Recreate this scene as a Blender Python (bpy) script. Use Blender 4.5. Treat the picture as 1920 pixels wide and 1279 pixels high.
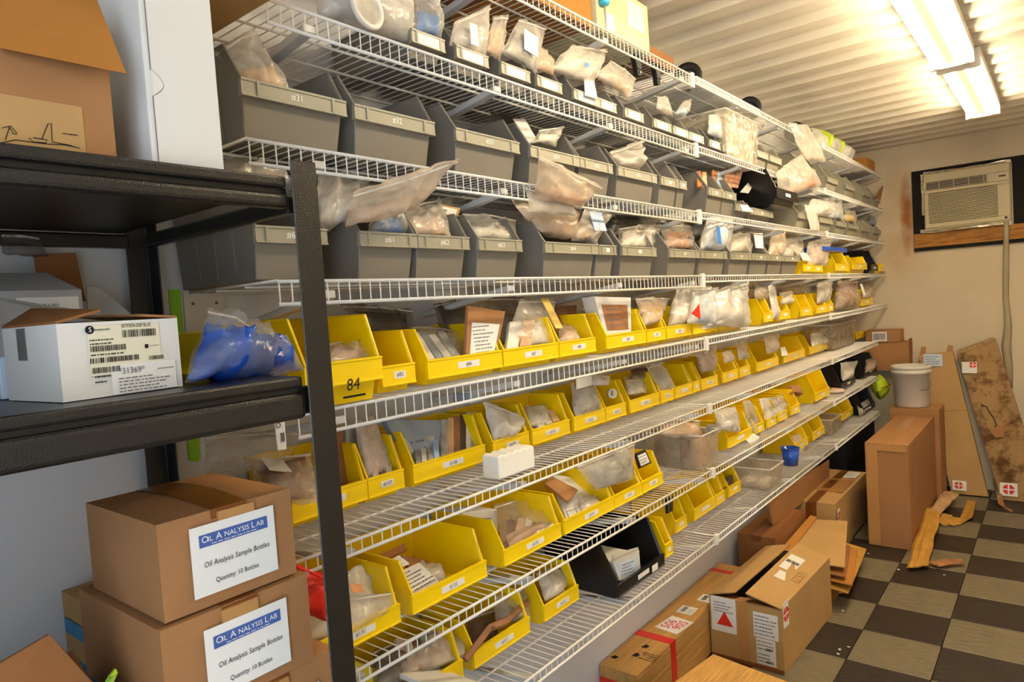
import bpy, bmesh, math, random
from mathutils import Vector, Matrix, noise
R_ = math.radians
for o in list(bpy.data.objects): bpy.data.objects.remove(o)
SC = bpy.context.scene
COL = SC.collection

# ------------------------------------------------------------------ camera, world, exposure
F_PX, YAW, PITCH, ROLL = 1289.27, R_(38.886), R_(-2.736), R_(-3.812)
CAM = Vector((1.39, 0.0, 1.553))
FW = Vector((-math.sin(YAW)*math.cos(PITCH), math.cos(YAW)*math.cos(PITCH), math.sin(PITCH)))
_r0 = Vector((math.cos(YAW), math.sin(YAW), 0)); _u0 = _r0.cross(FW)
RT = _r0*math.cos(ROLL) + _u0*math.sin(ROLL)
UP = -_r0*math.sin(ROLL) + _u0*math.cos(ROLL)
cd = bpy.data.cameras.new('camera'); cam = bpy.data.objects.new('camera', cd); COL.objects.link(cam)
cd.sensor_fit = 'HORIZONTAL'; cd.sensor_width = 36.0; cd.lens = 36.0*F_PX/1920.0
cd.clip_start = .02; cd.clip_end = 60
cam.matrix_world = Matrix(((RT.x, UP.x, -FW.x, CAM.x), (RT.y, UP.y, -FW.y, CAM.y), (RT.z, UP.z, -FW.z, CAM.z), (0, 0, 0, 1)))
SC.camera = cam
W = bpy.data.worlds.new('world'); SC.world = W; W.use_nodes = True
W.node_tree.nodes['Background'].inputs[0].default_value = (.74, .85, 1.0, 1)
W.node_tree.nodes['Background'].inputs[1].default_value = 3.9
SC.view_settings.view_transform = 'Standard'; SC.view_settings.look = 'None'
SC.view_settings.gamma = 1.0; SC.view_settings.use_curve_mapping = False
SC.view_settings.exposure = 0.18
TUBE_STRENGTH = 52.0
TUBE_COLOR = (1.0, .82, .56)

def at(x, y, ax, v):
    """photo point (x, y) on the world plane axis ax = v"""
    d = FW + RT*((x-960.0)/F_PX) - UP*((y-639.5)/F_PX)
    return CAM + d*((v-CAM[ax])/d[ax])
def ypx(px, X, z):
    """depth Y along the wall of the photo column px at plane X, height z"""
    k = (px-960.0)/F_PX; n = RT-FW*k
    return CAM.y - ((X-CAM.x)*n.x + (z-CAM.z)*n.z)/n.y

# ------------------------------------------------------------------ materials
def lin(c):
    return tuple((v/12.92 if v <= .04045 else ((v+.055)/1.055)**2.4) for v in c)
def hexc(h):
    return lin(tuple(int(h[i:i+2], 16)/255 for i in (0, 2, 4)))
MATS = {}
def mat(name, col, rough=.5, spec=.4, metal=0, var=.12, scale=8, bump=0, bscale=60, stretch=(1, 1, 1), emit=0, coat=0):
    m = bpy.data.materials.new(name); m.use_nodes = True; MATS[name] = m
    nt = m.node_tree; b = nt.nodes['Principled BSDF']
    c = hexc(col) if isinstance(col, str) else col
    b.inputs['Roughness'].default_value = rough; b.inputs['Specular IOR Level'].default_value = spec
    b.inputs['Metallic'].default_value = metal; b.inputs['Coat Weight'].default_value = coat
    tc = nt.nodes.new('ShaderNodeTexCoord'); mp = nt.nodes.new('ShaderNodeMapping'); mp.inputs['Scale'].default_value = stretch
    nt.links.new(tc.outputs['Object'], mp.inputs['Vector'])
    if var:
        n = nt.nodes.new('ShaderNodeTexNoise'); n.inputs['Scale'].default_value = scale; n.inputs['Detail'].default_value = 4
        nt.links.new(mp.outputs[0], n.inputs['Vector'])
        r = nt.nodes.new('ShaderNodeValToRGB')
        r.color_ramp.elements[0].position = .3; r.color_ramp.elements[1].position = .72
        r.color_ramp.elements[0].color = tuple(v*(1-var) for v in c)+(1,)
        r.color_ramp.elements[1].color = tuple(min(1, v*(1+var)) for v in c)+(1,)
        nt.links.new(n.outputs['Fac'], r.inputs[0]); nt.links.new(r.outputs[0], b.inputs['Base Color'])
    else:
        b.inputs['Base Color'].default_value = c+(1,)
    if bump:
        n2 = nt.nodes.new('ShaderNodeTexNoise'); n2.inputs['Scale'].default_value = bscale; n2.inputs['Detail'].default_value = 2
        nt.links.new(mp.outputs[0], n2.inputs['Vector'])
        bp = nt.nodes.new('ShaderNodeBump'); bp.inputs['Strength'].default_value = bump; bp.inputs['Distance'].default_value = .003
        nt.links.new(n2.outputs['Fac'], bp.inputs['Height']); nt.links.new(bp.outputs[0], b.inputs['Normal'])
    if emit:
        b.inputs['Emission Color'].default_value = c+(1,); b.inputs['Emission Strength'].default_value = emit
    return m
def film(name, col, body, rough=.16, tint=(.97, .96, .93)):
    """thin plastic film: part see-through, part milky, with a gloss"""
    m = bpy.data.materials.new(name); m.use_nodes = True; MATS[name] = m
    nt = m.node_tree; nt.nodes.remove(nt.nodes['Principled BSDF'])
    out = nt.nodes['Material Output']
    tr = nt.nodes.new('ShaderNodeBsdfTransparent'); tr.inputs[0].default_value = tint+(1,)
    p = nt.nodes.new('ShaderNodeBsdfPrincipled'); p.inputs['Base Color'].default_value = hexc(col)+(1,)
    p.inputs['Roughness'].default_value = rough; p.inputs['Specular IOR Level'].default_value = .9
    tl = nt.nodes.new('ShaderNodeBsdfTranslucent'); tl.inputs[0].default_value = hexc(col)+(1,)
    mm = nt.nodes.new('ShaderNodeMixShader'); mm.inputs[0].default_value = .35
    nt.links.new(p.outputs[0], mm.inputs[1]); nt.links.new(tl.outputs[0], mm.inputs[2])
    tc = nt.nodes.new('ShaderNodeTexCoord'); n = nt.nodes.new('ShaderNodeTexNoise'); n.inputs['Scale'].default_value = 22; n.inputs['Detail'].default_value = 5
    nt.links.new(tc.outputs['Object'], n.inputs['Vector'])
    mr = nt.nodes.new('ShaderNodeMapRange'); mr.inputs['From Min'].default_value = .3; mr.inputs['From Max'].default_value = .7
    mr.inputs['To Min'].default_value = max(0, body-.14); mr.inputs['To Max'].default_value = min(1, body+.16)
    nt.links.new(n.outputs['Fac'], mr.inputs[0])
    bp = nt.nodes.new('ShaderNodeBump'); bp.inputs['Strength'].default_value = .4; bp.inputs['Distance'].default_value = .010
    n2 = nt.nodes.new('ShaderNodeTexVoronoi'); n2.inputs['Scale'].default_value = 24; n2.feature = 'F1'
    wp = nt.nodes.new('ShaderNodeTexNoise'); wp.inputs['Scale'].default_value = 14; wp.inputs['Detail'].default_value = 2; nt.links.new(tc.outputs['Object'], wp.inputs['Vector'])
    va = nt.nodes.new('ShaderNodeVectorMath'); va.operation = 'MULTIPLY_ADD'; va.inputs[1].default_value = (.12, .12, .12); nt.links.new(wp.outputs['Color'], va.inputs[0]); nt.links.new(tc.outputs['Object'], va.inputs[2])
    nt.links.new(va.outputs[0], n2.inputs['Vector']); nt.links.new(n2.outputs['Distance'], bp.inputs['Height']); nt.links.new(bp.outputs[0], p.inputs['Normal'])
    mx = nt.nodes.new('ShaderNodeMixShader')
    nt.links.new(mr.outputs[0], mx.inputs[0]); nt.links.new(tr.outputs[0], mx.inputs[1]); nt.links.new(mm.outputs[0], mx.inputs[2])
    nt.links.new(mx.outputs[0], out.inputs['Surface'])
    return m

mat('wire', 'e9e5dc', .35, .5, var=.05)
mat('brace', 'c9c9c6', .4, .5, var=.05)
mat('grey_bin', '79746b', .42, .45, var=.06)
mat('grey_band_lit', '95917f', .42, .45, var=.05)  # same plastic as the grey bins; light on the front bands painted in
mat('beige_bin', '8f8a78', .45, .4, var=.06)
mat('yellow_bin', 'f6d000', .32, .5, var=.04)
mat('yellow_band', 'f8d400', .32, .5, var=.03)
mat('black_bin', '111112', .3, .5, var=.1)
mat('blue_plastic', '2450b8', .3, .5, var=.15)
mat('cardboard', 'a2754c', .75, .2, var=.07, scale=5, bump=.06, bscale=40)
mat('cardboard_light', 'b6925f', .75, .2, var=.08, scale=5, bump=.06, bscale=40)
mat('cardboard_gold', 'ae7636', .75, .2, var=.06, scale=4)
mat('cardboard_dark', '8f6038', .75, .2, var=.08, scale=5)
mat('brown_tape', '7e4a22', .28, .5, var=.06)
mat('clear_tape', 'b88953', .2, .6, var=.04)
mat('white_carton', 'dedcd6', .6, .3, var=.04, scale=5)
mat('grey_carton', 'a9aaab', .6, .3, var=.05, scale=5)
mat('paper', 'e9e7e1', .6, .3, var=.03)
mat('paper_blue', 'c9d8ea', .6, .3, var=.06)
mat('ink', '1b1b1e', .6, .2, var=0)
mat('ink_grey', '66666a', .6, .2, var=0)
mat('red_ink', 'd8321c', .55, .3, var=0)
mat('pink_ink', 'd82c48', .55, .3, var=0)
mat('band_blue', '4a65a8', .5, .3, var=.08, scale=30)
mat('white_ink', 'f2f2f0', .5, .3, var=0)
mat('rack_black', '171615', .30, .6, var=.6, scale=420, bump=.34, bscale=560)
mat('black_metal', '161514', .4, .5, var=.1)
mat('rubber', '101010', .6, .3, var=.1)
mat('wood_pale', 'c99a55', .55, .3, var=.22, scale=6, stretch=(18, 1.3, 6))
mat('wood_crate', 'bd9052', .6, .3, var=.16, scale=5, stretch=(14, 1.2, 9))
mat('wood_raw', '9c6a2c', .65, .3, var=.4, scale=5, stretch=(2.2, 12, 14))
mat('red_tape', 'd82c1c', .35, .5, var=.06)
mat('green_tape', '8fc832', .6, .3, var=.06)
mat('lime_tape', 'b8d02c', .6, .3, var=.06)
mat('brown_part', '94643f', .5, .4, var=.3, scale=18)
mat('orange_part', 'b07446', .45, .4, var=.3, scale=20)
mat('tan_part', 'c9a47c', .6, .3, var=.2, scale=15)
mat('white_part', 'd9d4c9', .5, .4, var=.16, scale=18)
mat('grey_part', 'a29f96', .35, .5, var=.35, scale=24)
mat('blue_part', '2d78cc', .3, .5, var=.4, scale=16)
mat('deep_blue_part', '1c55c0', .16, .7, var=.6, scale=13, bump=.9, bscale=26)
mat('paleblue_part', 'a9c4e2', .4, .4, var=.2, scale=16)
mat('dark_part', '4a3b38', .5, .4, var=.4, scale=18)
mat('red_part', 'd0281f', .5, .3, var=.12, scale=12, bump=.2)
mat('pink_part', 'cdb4a6', .5, .4, var=.2, scale=20)
mat('yellow_part', 'd8b84e', .5, .4, var=.2, scale=20)
mat('silver_part', 'a8abac', .3, .6, metal=.4, var=.3, scale=20)
mat('foam', 'efece2', .8, .2, var=.03, bump=.1)
mat('bucket_white', 'd8d3c8', .4, .4, var=.05)
mat('ac_plastic', 'c2b48f', .45, .4, var=.06)
mat('ac_dark', '3a352c', .5, .3, var=.05)
mat('tinfoil', 'c8c0a8', .28, .7, metal=.6, var=.2, scale=30, bump=.7, bscale=50)
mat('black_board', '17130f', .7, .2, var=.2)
mat('hose_grey', 'a89a7c', .6, .3, var=.1)
mat('fixture_white', 'e8e2d4', .4, .4, var=.03)
mat('metal_dull', '8d8b86', .35, .5, metal=.7, var=.15, scale=30)
mat('leaf_green', '86b53a', .5, .4, var=.1)
mat('kraft_paper', 'b98a3e', .6, .25, var=.14, scale=14, bump=.15)
film('film_clear', 'f4efe5', .36)
film('film_glass', 'e2e4e6', .20)
film('film_milky', 'f3ede2', .56)
film('film_white', 'f8f5ef', .76, .2)
film('film_tan', 'efdfc8', .64, .25)
film('film_dark', '857a6f', .42)
film('tub_plastic', 'd6ccba', .36, .12)
M = MATS

def wall_material(name, base, stain, coords):
    """off-white paint, faintly blotched, with rust and scuff marks at fixed places (x, z, sx, sz, strength)"""
    m = mat(name, base, .62, .3, var=.05, scale=2.2, bump=.05, bscale=30); nt = m.node_tree; b = nt.nodes['Principled BSDF']
    src = b.inputs['Base Color'].links[0].from_socket
    geo = nt.nodes.new('ShaderNodeNewGeometry'); sep = nt.nodes.new('ShaderNodeSeparateXYZ'); nt.links.new(geo.outputs['Position'], sep.inputs[0])
    nz = nt.nodes.new('ShaderNodeTexNoise'); nz.inputs['Scale'].default_value = 9; nz.inputs['Detail'].default_value = 6; nt.links.new(geo.outputs['Position'], nz.inputs['Vector'])
    def mth(op, a, c):
        n = nt.nodes.new('ShaderNodeMath'); n.operation = op
        for i, v in enumerate((a, c)):
            if isinstance(v, (int, float)): n.inputs[i].default_value = v
            else: nt.links.new(v, n.inputs[i])
        return n.outputs[0]
    for (cx, cz, sx, sz, k, col) in coords:
        dx = mth('POWER', mth('ABSOLUTE', mth('DIVIDE', mth('SUBTRACT', sep.outputs['X'], cx), sx), 0), 2)
        dz = mth('POWER', mth('ABSOLUTE', mth('DIVIDE', mth('SUBTRACT', sep.outputs['Z'], cz), sz), 0), 2)
        f = mth('SUBTRACT', 1.0, mth('ADD', dx, dz)); f = mth('MULTIPLY', mth('MAXIMUM', f, 0), mth('MULTIPLY', nz.outputs['Fac'], 2*k))
        f = mth('MINIMUM', f, 1.0)
        mx = nt.nodes.new('ShaderNodeMix'); mx.data_type = 'RGBA'; nt.links.new(f, mx.inputs[0]); nt.links.new(src, mx.inputs[6])
        mx.inputs[7].default_value = hexc(col)+(1,); src = mx.outputs[2]
    nt.links.new(src, b.inputs['Base Color'])
    return m
wall_material('paint_left', 'd3d4d6', None, [])
wall_material('paint_back', 'd2c3a6', None, [(.47, 2.06, .05, .34, .9, '8f4f1c'), (.42, 2.05, .16, .5, .35, 'a8763c'), (.45, 1.72, .25, .25, .25, 'b08a5a'), (1.0, 1.5, .5, .5, .12, 'a58a60')])
mat('paint_plain', 'd6ccb8', .6, .3, var=.05, scale=2)
mat('paint_ceiling', 'dcd3c0', .45, .4, var=.05, scale=1.5)

def tile_material(name, col):
    m = mat(name, col, .42, .4, var=.14, scale=16); nt = m.node_tree; b = nt.nodes['Principled BSDF']
    geo = nt.nodes.new('ShaderNodeNewGeometry'); mp = nt.nodes.new('ShaderNodeMapping'); mp.inputs['Rotation'].default_value = (0, 0, R_(45)); nt.links.new(geo.outputs['Position'], mp.inputs[0])
    wv = nt.nodes.new('ShaderNodeTexVoronoi'); wv.inputs['Scale'].default_value = 34; nt.links.new(mp.outputs[0], wv.inputs['Vector'])
    mp.inputs['Scale'].default_value = (.5, 1.6, 1)
    bp = nt.nodes.new('ShaderNodeBump'); bp.inputs['Strength'].default_value = .35; bp.inputs['Distance'].default_value = .004
    nt.links.new(wv.outputs['Distance'], bp.inputs['Height']); nt.links.new(bp.outputs[0], b.inputs['Normal'])
    return m
tile_material('tile_light', '736a56'); tile_material('tile_dark', '2e2721')
_d = mat('dirty_carton', 'a5855a', .8, .2, var=.1, scale=6)
_nt = _d.node_tree; _b = _nt.nodes['Principled BSDF']; _src = _b.inputs['Base Color'].links[0].from_socket
_tc = _nt.nodes.new('ShaderNodeTexCoord'); _n = _nt.nodes.new('ShaderNodeTexNoise'); _n.inputs['Scale'].default_value = 7; _n.inputs['Detail'].default_value = 8; _n.inputs['Roughness'].default_value = .7
_nt.links.new(_tc.outputs['Object'], _n.inputs['Vector'])
_rp = _nt.nodes.new('ShaderNodeValToRGB'); _rp.color_ramp.elements[0].position = .48; _rp.color_ramp.elements[1].position = .62; _nt.links.new(_n.outputs['Fac'], _rp.inputs[0])
_mx = _nt.nodes.new('ShaderNodeMix'); _mx.data_type = 'RGBA'; _nt.links.new(_rp.outputs[0], _mx.inputs[0]); _nt.links.new(_src, _mx.inputs[6]); _mx.inputs[7].default_value = hexc('5f4226')+(1,)
_nt.links.new(_mx.outputs[2], _b.inputs['Base Color'])

# ------------------------------------------------------------------ mesh helpers
class MB:
    def __init__(s): s.v = []; s.f = []
    def add(s, vs, fs):
        n = len(s.v); s.v += [tuple(v) for v in vs]; s.f += [tuple(i+n for i in f) for f in fs]; return s
    def hexa(s, b, t):
        """b, t: four bottom and four top points, both counter-clockwise seen from above"""
        return s.add(list(b)+list(t), [(3, 2, 1, 0), (4, 5, 6, 7), (0, 1, 5, 4), (1, 2, 6, 5), (2, 3, 7, 6), (3, 0, 4, 7)])
    def box(s, x0, x1, y0, y1, z0, z1):
        return s.hexa([(x0, y0, z0), (x1, y0, z0), (x1, y1, z0), (x0, y1, z0)], [(x0, y0, z1), (x1, y0, z1), (x1, y1, z1), (x0, y1, z1)])
    def slab(s, pts, off):
        """polygon pts extruded by vector off"""
        n = len(pts); off = Vector(off); p = [Vector(q) for q in pts]
        return s.add(p+[q+off for q in p], [tuple(range(n-1, -1, -1)), tuple(range(n, 2*n))]+[(i, (i+1) % n, n+(i+1) % n, n+i) for i in range(n)])
    def tube(s, pts, r, n=6, caps=True):
        P = [Vector(p) for p in pts]; rings = []
        ref = None
        for i, p in enumerate(P):
            t = (P[min(i+1, len(P)-1)]-P[max(i-1, 0)]).normalized()
            if ref is None: ref = Vector((0, 0, 1)) if abs(t.z) < .9 else Vector((1, 0, 0))
            a = t.cross(ref).normalized(); b = a.cross(t).normalized(); ref = b
            rr = r[i] if isinstance(r, (list, tuple)) else r
            rings.append([p+a*(rr*math.cos(2*math.pi*k/n))+b*(rr*math.sin(2*math.pi*k/n)) for k in range(n)])
        vs = [v for q in rings for v in q]; fs = []
        for i in range(len(P)-1):
            for k in range(n):
                fs.append((i*n+k, i*n+(k+1) % n, (i+1)*n+(k+1) % n, (i+1)*n+k))
        if caps: fs += [tuple(range(n-1, -1, -1)), tuple(range((len(P)-1)*n, len(P)*n))]
        return s.add(vs, fs)
    def lathe(s, prof, c, n=24, ax=(0, 0, 1)):
        ax = Vector(ax).normalized(); a = ax.orthogonal().normalized(); b = ax.cross(a); c = Vector(c)
        vs = []; fs = []; m = len(prof)
        for k in range(n):
            th = 2*math.pi*k/n; d = a*math.cos(th)+b*math.sin(th)
            for (r, h) in prof: vs.append(c+ax*h+d*r)
        for k in range(n):
            for j in range(m-1):
                fs.append((k*m+j, ((k+1) % n)*m+j, ((k+1) % n)*m+j+1, k*m+j+1))
        return s.add(vs, fs)
def obj(name, mb, m, parent=None, smooth=False, bevel=0, seg=2, kind=None):
    me = bpy.data.meshes.new(name); me.from_pydata(mb.v, [], mb.f); me.materials.append(m if not isinstance(m, str) else M[m])
    bm = bmesh.new(); bm.from_mesh(me); bmesh.ops.recalc_face_normals(bm, faces=bm.faces); bm.to_mesh(me); bm.free()
    if smooth:
        for p in me.polygons: p.use_smooth = True
    o = bpy.data.objects.new(name, me); COL.objects.link(o)
    if bevel:
        b = o.modifiers.new('bevel', 'BEVEL'); b.width = bevel; b.segments = seg; b.limit_method = 'ANGLE'
    if parent: o.parent = parent
    if kind: o['kind'] = kind
    return o
def tag(o, label, cat, group=None):
    o['label'] = label; o['category'] = cat
    if group: o['group'] = group
    return o
def empty(name, label, cat, group=None):
    o = bpy.data.objects.new(name, None); COL.objects.link(o); o.empty_display_size = .05
    return tag(o, label, cat, group)
def struct(name, mb, m, **k):
    o = obj(name, mb, m, **k); o['kind'] = 'structure'; return o
_TXT = {}
def text_pts(s, shear=0):
    if (s, shear) in _TXT: return _TXT[(s, shear)]
    cu = bpy.data.curves.new('text', 'FONT'); cu.body = s; cu.size = 1; cu.align_x = 'CENTER'; cu.align_y = 'CENTER'; cu.resolution_u = 2; cu.shear = shear
    t = bpy.data.objects.new('text', cu); COL.objects.link(t); bpy.context.view_layer.update()
    me = bpy.data.meshes.new_from_object(t.evaluated_get(bpy.context.evaluated_depsgraph_get()))
    r = ([v.co.copy() for v in me.vertices], [tuple(p.vertices) for p in me.polygons])
    bpy.data.objects.remove(t); bpy.data.curves.remove(cu); bpy.data.meshes.remove(me)
    _TXT[(s, shear)] = r; return r
def lettering(parent, s, c, right, up, size, m='ink', name='lettering', lift=.0006, shear=0, width=None):
    v, f = text_pts(s, shear); right = Vector(right).normalized(); up = Vector(up).normalized(); n = right.cross(up)
    if not v: return None
    w = max(q.x for q in v)-min(q.x for q in v); sx = size if width is None else width/w
    mb = MB().add([Vector(c)+right*(q.x*sx)+up*(q.y*size)+n*lift for q in v], f)
    return obj(name, mb, m, parent)
def patch(parent, name, m, c, right, up, w, h, t=.0008):
    """thin rectangular sticker of real thickness centred at c"""
    right = Vector(right).normalized(); up = Vector(up).normalized(); n = right.cross(up); c = Vector(c)
    q = [c-right*w/2-up*h/2, c+right*w/2-up*h/2, c+right*w/2+up*h/2, c-right*w/2+up*h/2]
    return obj(name, MB().slab(q, n*t), m, parent)
def bars(parent, c, right, up, w, h, seed, m='ink', name='barcode', lift=.0009):
    rnd = random.Random(seed); right = Vector(right).normalized(); up = Vector(up).normalized(); n = right.cross(up); c = Vector(c)
    mb = MB(); x = -w/2
    while x < w/2:
        d = w*rnd.choice((.008, .014, .022, .03)); a = c+right*x+n*lift
        mb.add([a-up*h/2, a+right*d-up*h/2, a+right*d+up*h/2, a+up*h/2], [(0, 1, 2, 3)]); x += d+w*rnd.choice((.01, .016, .026))
    return obj(name, mb, m, parent)
def textlines(parent, c, right, up, w, h, n, seed, m='ink_grey', name='small_print', lift=.0009):
    """rows of print too small to read"""
    rnd = random.Random(seed); right = Vector(right).normalized(); up = Vector(up).normalized(); nn = right.cross(up); c = Vector(c); mb = MB()
    for i in range(n):
        y = h/2-(i+.5)*h/n; x = -w/2; e = w/2*rnd.uniform(.2, 1)
        while x < e:
            d = w*rnd.uniform(.03, .12); a = c+right*x+up*y+nn*lift; t = h/n*.15
            mb.add([a-up*t, a+right*d-up*t, a+right*d+up*t, a+up*t], [(0, 1, 2, 3)]); x += d+w*.025
    return obj(name, mb, m, parent)

ORD = ['first', 'second', 'third', 'fourth', 'fifth', 'sixth', 'seventh', 'eighth', 'ninth', 'tenth', 'eleventh', 'twelfth', 'thirteenth', 'fourteenth', 'fifteenth', 'sixteenth', 'seventeenth', 'eighteenth', 'nineteenth', 'twentieth', 'twenty-first', 'twenty-second', 'twenty-third']
SHELF = ['top', 'second', 'third', 'fourth', 'fifth', 'sixth', 'seventh', 'bottom']
ZS = [2.378, 2.119, 1.869, 1.628, 1.389, 1.131, .883, .622]
YB = 6.0          # back wall
ZC = 2.585        # ceiling
XR = 2.35         # right wall

# ------------------------------------------------------------------ the container: walls, ceiling, floor
struct('wall_left', MB().box(-.06, 0, -.7, YB, 0, ZC+.05), 'paint_left')
struct('wall_back', MB().box(-.06, XR+.06, YB, YB+.06, 0, ZC+.05), 'paint_back')
struct('wall_right', MB().box(XR, XR+.06, -.7, YB, 0, ZC+.05), 'paint_plain')
struct('door_light_block', MB().box(-.06, 1.12, -.74, -.70, 0, ZC+.05), 'paint_plain')  # unseen closed leaf, added so daylight enters only from the right
cb = MB(); prof = []; y = -.7
while y < YB:
    prof += [(y, 0), (y+.07, 0), (y+.10, .026), (y+.17, .026)]; y += .2
prof.append((YB+.02, 0))
vs = []; fs = []
for (yy, dz) in prof:
    vs += [(-.02, yy, ZC+dz), (XR+.02, yy, ZC+dz)]
for i in range(len(prof)-1): fs.append((2*i, 2*i+1, 2*i+3, 2*i+2))
cb.add(vs, fs)
cl = struct('ceiling', cb, 'paint_ceiling'); sm = cl.modifiers.new('thick', 'SOLIDIFY'); sm.thickness = .004; sm.offset = 1 if False else -1
T = .3048; X0 = .6467; Y0 = 2.9994
fl = struct('floor', MB().box(-.06, XR+.06, -.7, YB+.06, -.06, -.0135), 'black_board')
def tile_mesh(name, m):
    g = .0012; mb = MB().box(g, T-g, g, T-g, -.0135, 0)
    o = obj(name, mb, m, fl, bevel=.0025, seg=1); return o
protos = {}
for ci in range(-3, 6):
    for ri in range(-10, 10):
        x = X0+ci*T; y = Y0+ri*T
        if x+T < 0 or x > XR-.02 or y > YB: continue
        k = 'tile_light' if (ci+ri) % 2 == 0 else 'tile_dark'
        clip = x < 0 or x+T > XR or y+T > YB
        if clip:
            g = .0012; o = obj('floor_tile', MB().box(max(x+g, .001), min(x+T-g, XR-.001), y+g, min(y+T-g, YB-.001), -.0135, 0), k, fl, bevel=.0025, seg=1)
        else:
            if k not in protos: protos[k] = tile_mesh('floor_tile', k); o = protos[k]
            else: o = protos[k].copy(); COL.objects.link(o); o.parent = fl
            o.location = (x, y, 0)

# ------------------------------------------------------------------ fluorescent strip fixtures on the ceiling
def fixture(x, y0, y1, label):
    t = empty('strip_light', label, 'light', 'fluorescent strip lights on the ceiling')
    z = 2.545; w = .085
    obj('housing', MB().box(x-w, x+w, y0, y1, z-.004, z+.034), 'fixture_white', t, bevel=.004)
    obj('ballast_cover', MB().slab([(x-.028, y0+.02, z-.004), (x+.028, y0+.02, z-.004), (x+.016, y0+.02, z-.034), (x-.016, y0+.02, z-.034)], (0, y1-y0-.04, 0)), 'fixture_white', t)
    for e, d in ((y0, .016), (y1-.016, .016)):
        obj('end_cap', MB().box(x-w, x+w, e, e+d, z-.05, z+.0), 'fixture_white', t, bevel=.003)
    for s in (-1, 1):
        xx = x+s*.055
        obj('lamp_tube', MB().tube([(xx, y0+.03, z-.03), (xx, y1-.03, z-.03)], .0155, 12), M['tube'], t, smooth=True)
        for e in (y0+.016, y1-.028):
            obj('lamp_holder', MB().box(xx-.012, xx+.012, e, e+.012, z-.048, z-.004), 'fixture_white', t)
tb = mat('tube', TUBE_COLOR, .5, .3, var=0, emit=TUBE_STRENGTH)
tb.node_tree.nodes['Principled BSDF'].inputs['Base Color'].default_value = (.9, .88, .8, 1)
fixture(1.037, 3.79, 5.01, 'twin tube strip light on the ceiling nearest the air conditioner')
fixture(1.02, 2.50, 3.72, 'twin tube strip light on the ceiling cut off by the top of the frame')
fixture(1.02, 1.16, 2.38, 'twin tube strip light on the ceiling over the aisle near the camera')

# ------------------------------------------------------------------ wire shelves
XF = .32; PITCHW = .0254
ENDS = [5.93, 5.94, 5.95, 5.97, 5.97, 5.60, 5.55, 5.56]
STARTS = [.69, .705, .648, .683, .70, .665, .66, .66]
def wire_section(parent, z, y0, y1, lip, dx=0):
    n = int((y1-y0)/PITCHW); mb = MB(); r = .0015
    for i in range(n+1):
        y = y0+.004+i*PITCHW
        if y > y1-.002: break
        mb.tube([(.006, y, z), (XF-.004+dx, y, z), (XF+dx, y, z-.004), (XF+dx, y, z-lip)], r, 4, False)
    obj('cross_wires', mb, 'wire', parent, kind='stuff')
    for nm, x, zz, rr in (('front_rod', XF+dx+.001, z-.0015, .0034), ('lip_rod', XF+dx+.001, z-lip, .0036), ('deck_rod', .215, z-.0042, .003), ('deck_rod', .11, z-.0042, .003), ('back_rod', .007, z-.0042, .003)):
        obj(nm, MB().tube([(x, y0, zz), (x, y1, zz)], rr, 8), 'wire', parent, smooth=True)
    obj('end_rod', MB().tube([(.006, y0+.001, z), (XF+dx, y0+.001, z)], .0028, 6), 'wire', parent, smooth=True)
for s in range(8):
    z = ZS[s]
    t = empty('wire_shelf', f'white ventilated wire shelf, {SHELF[s]} of the eight running along the left wall', 'shelf', 'wire shelves along the left wall')
    cuts = [STARTS[s], 2.50, 4.30, ENDS[s]]
    for k in range(3):
        lip = (.042 if k == 0 else .024) if s < 5 else .027
        sec = obj('joint_clip', MB().box(XF-.006, XF+.009, cuts[k+1]-.012, cuts[k+1]+.01, z-lip-.006, z+.008), 'wire', t, bevel=.003) if k < 2 else None
        wire_section(t, z, cuts[k]+.002, cuts[k+1]-.002, lip)
    yy = .80
    while yy < ENDS[s]-.1:
        drop = .075
        b = MB(); w = .013
        b.hexa([(.002, yy-w, z-drop-.01), (XF-.006, yy-w, z-.034), (XF-.006, yy+w, z-.034), (.002, yy+w, z-drop-.01)],
               [(.002, yy-w, z-drop+.004), (XF-.006, yy-w, z-.018), (XF-.006, yy+w, z-.018), (.002, yy+w, z-drop+.004)])
        obj('support_brace', b, 'brace', t, bevel=.002, seg=1)
        yy += .545

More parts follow.
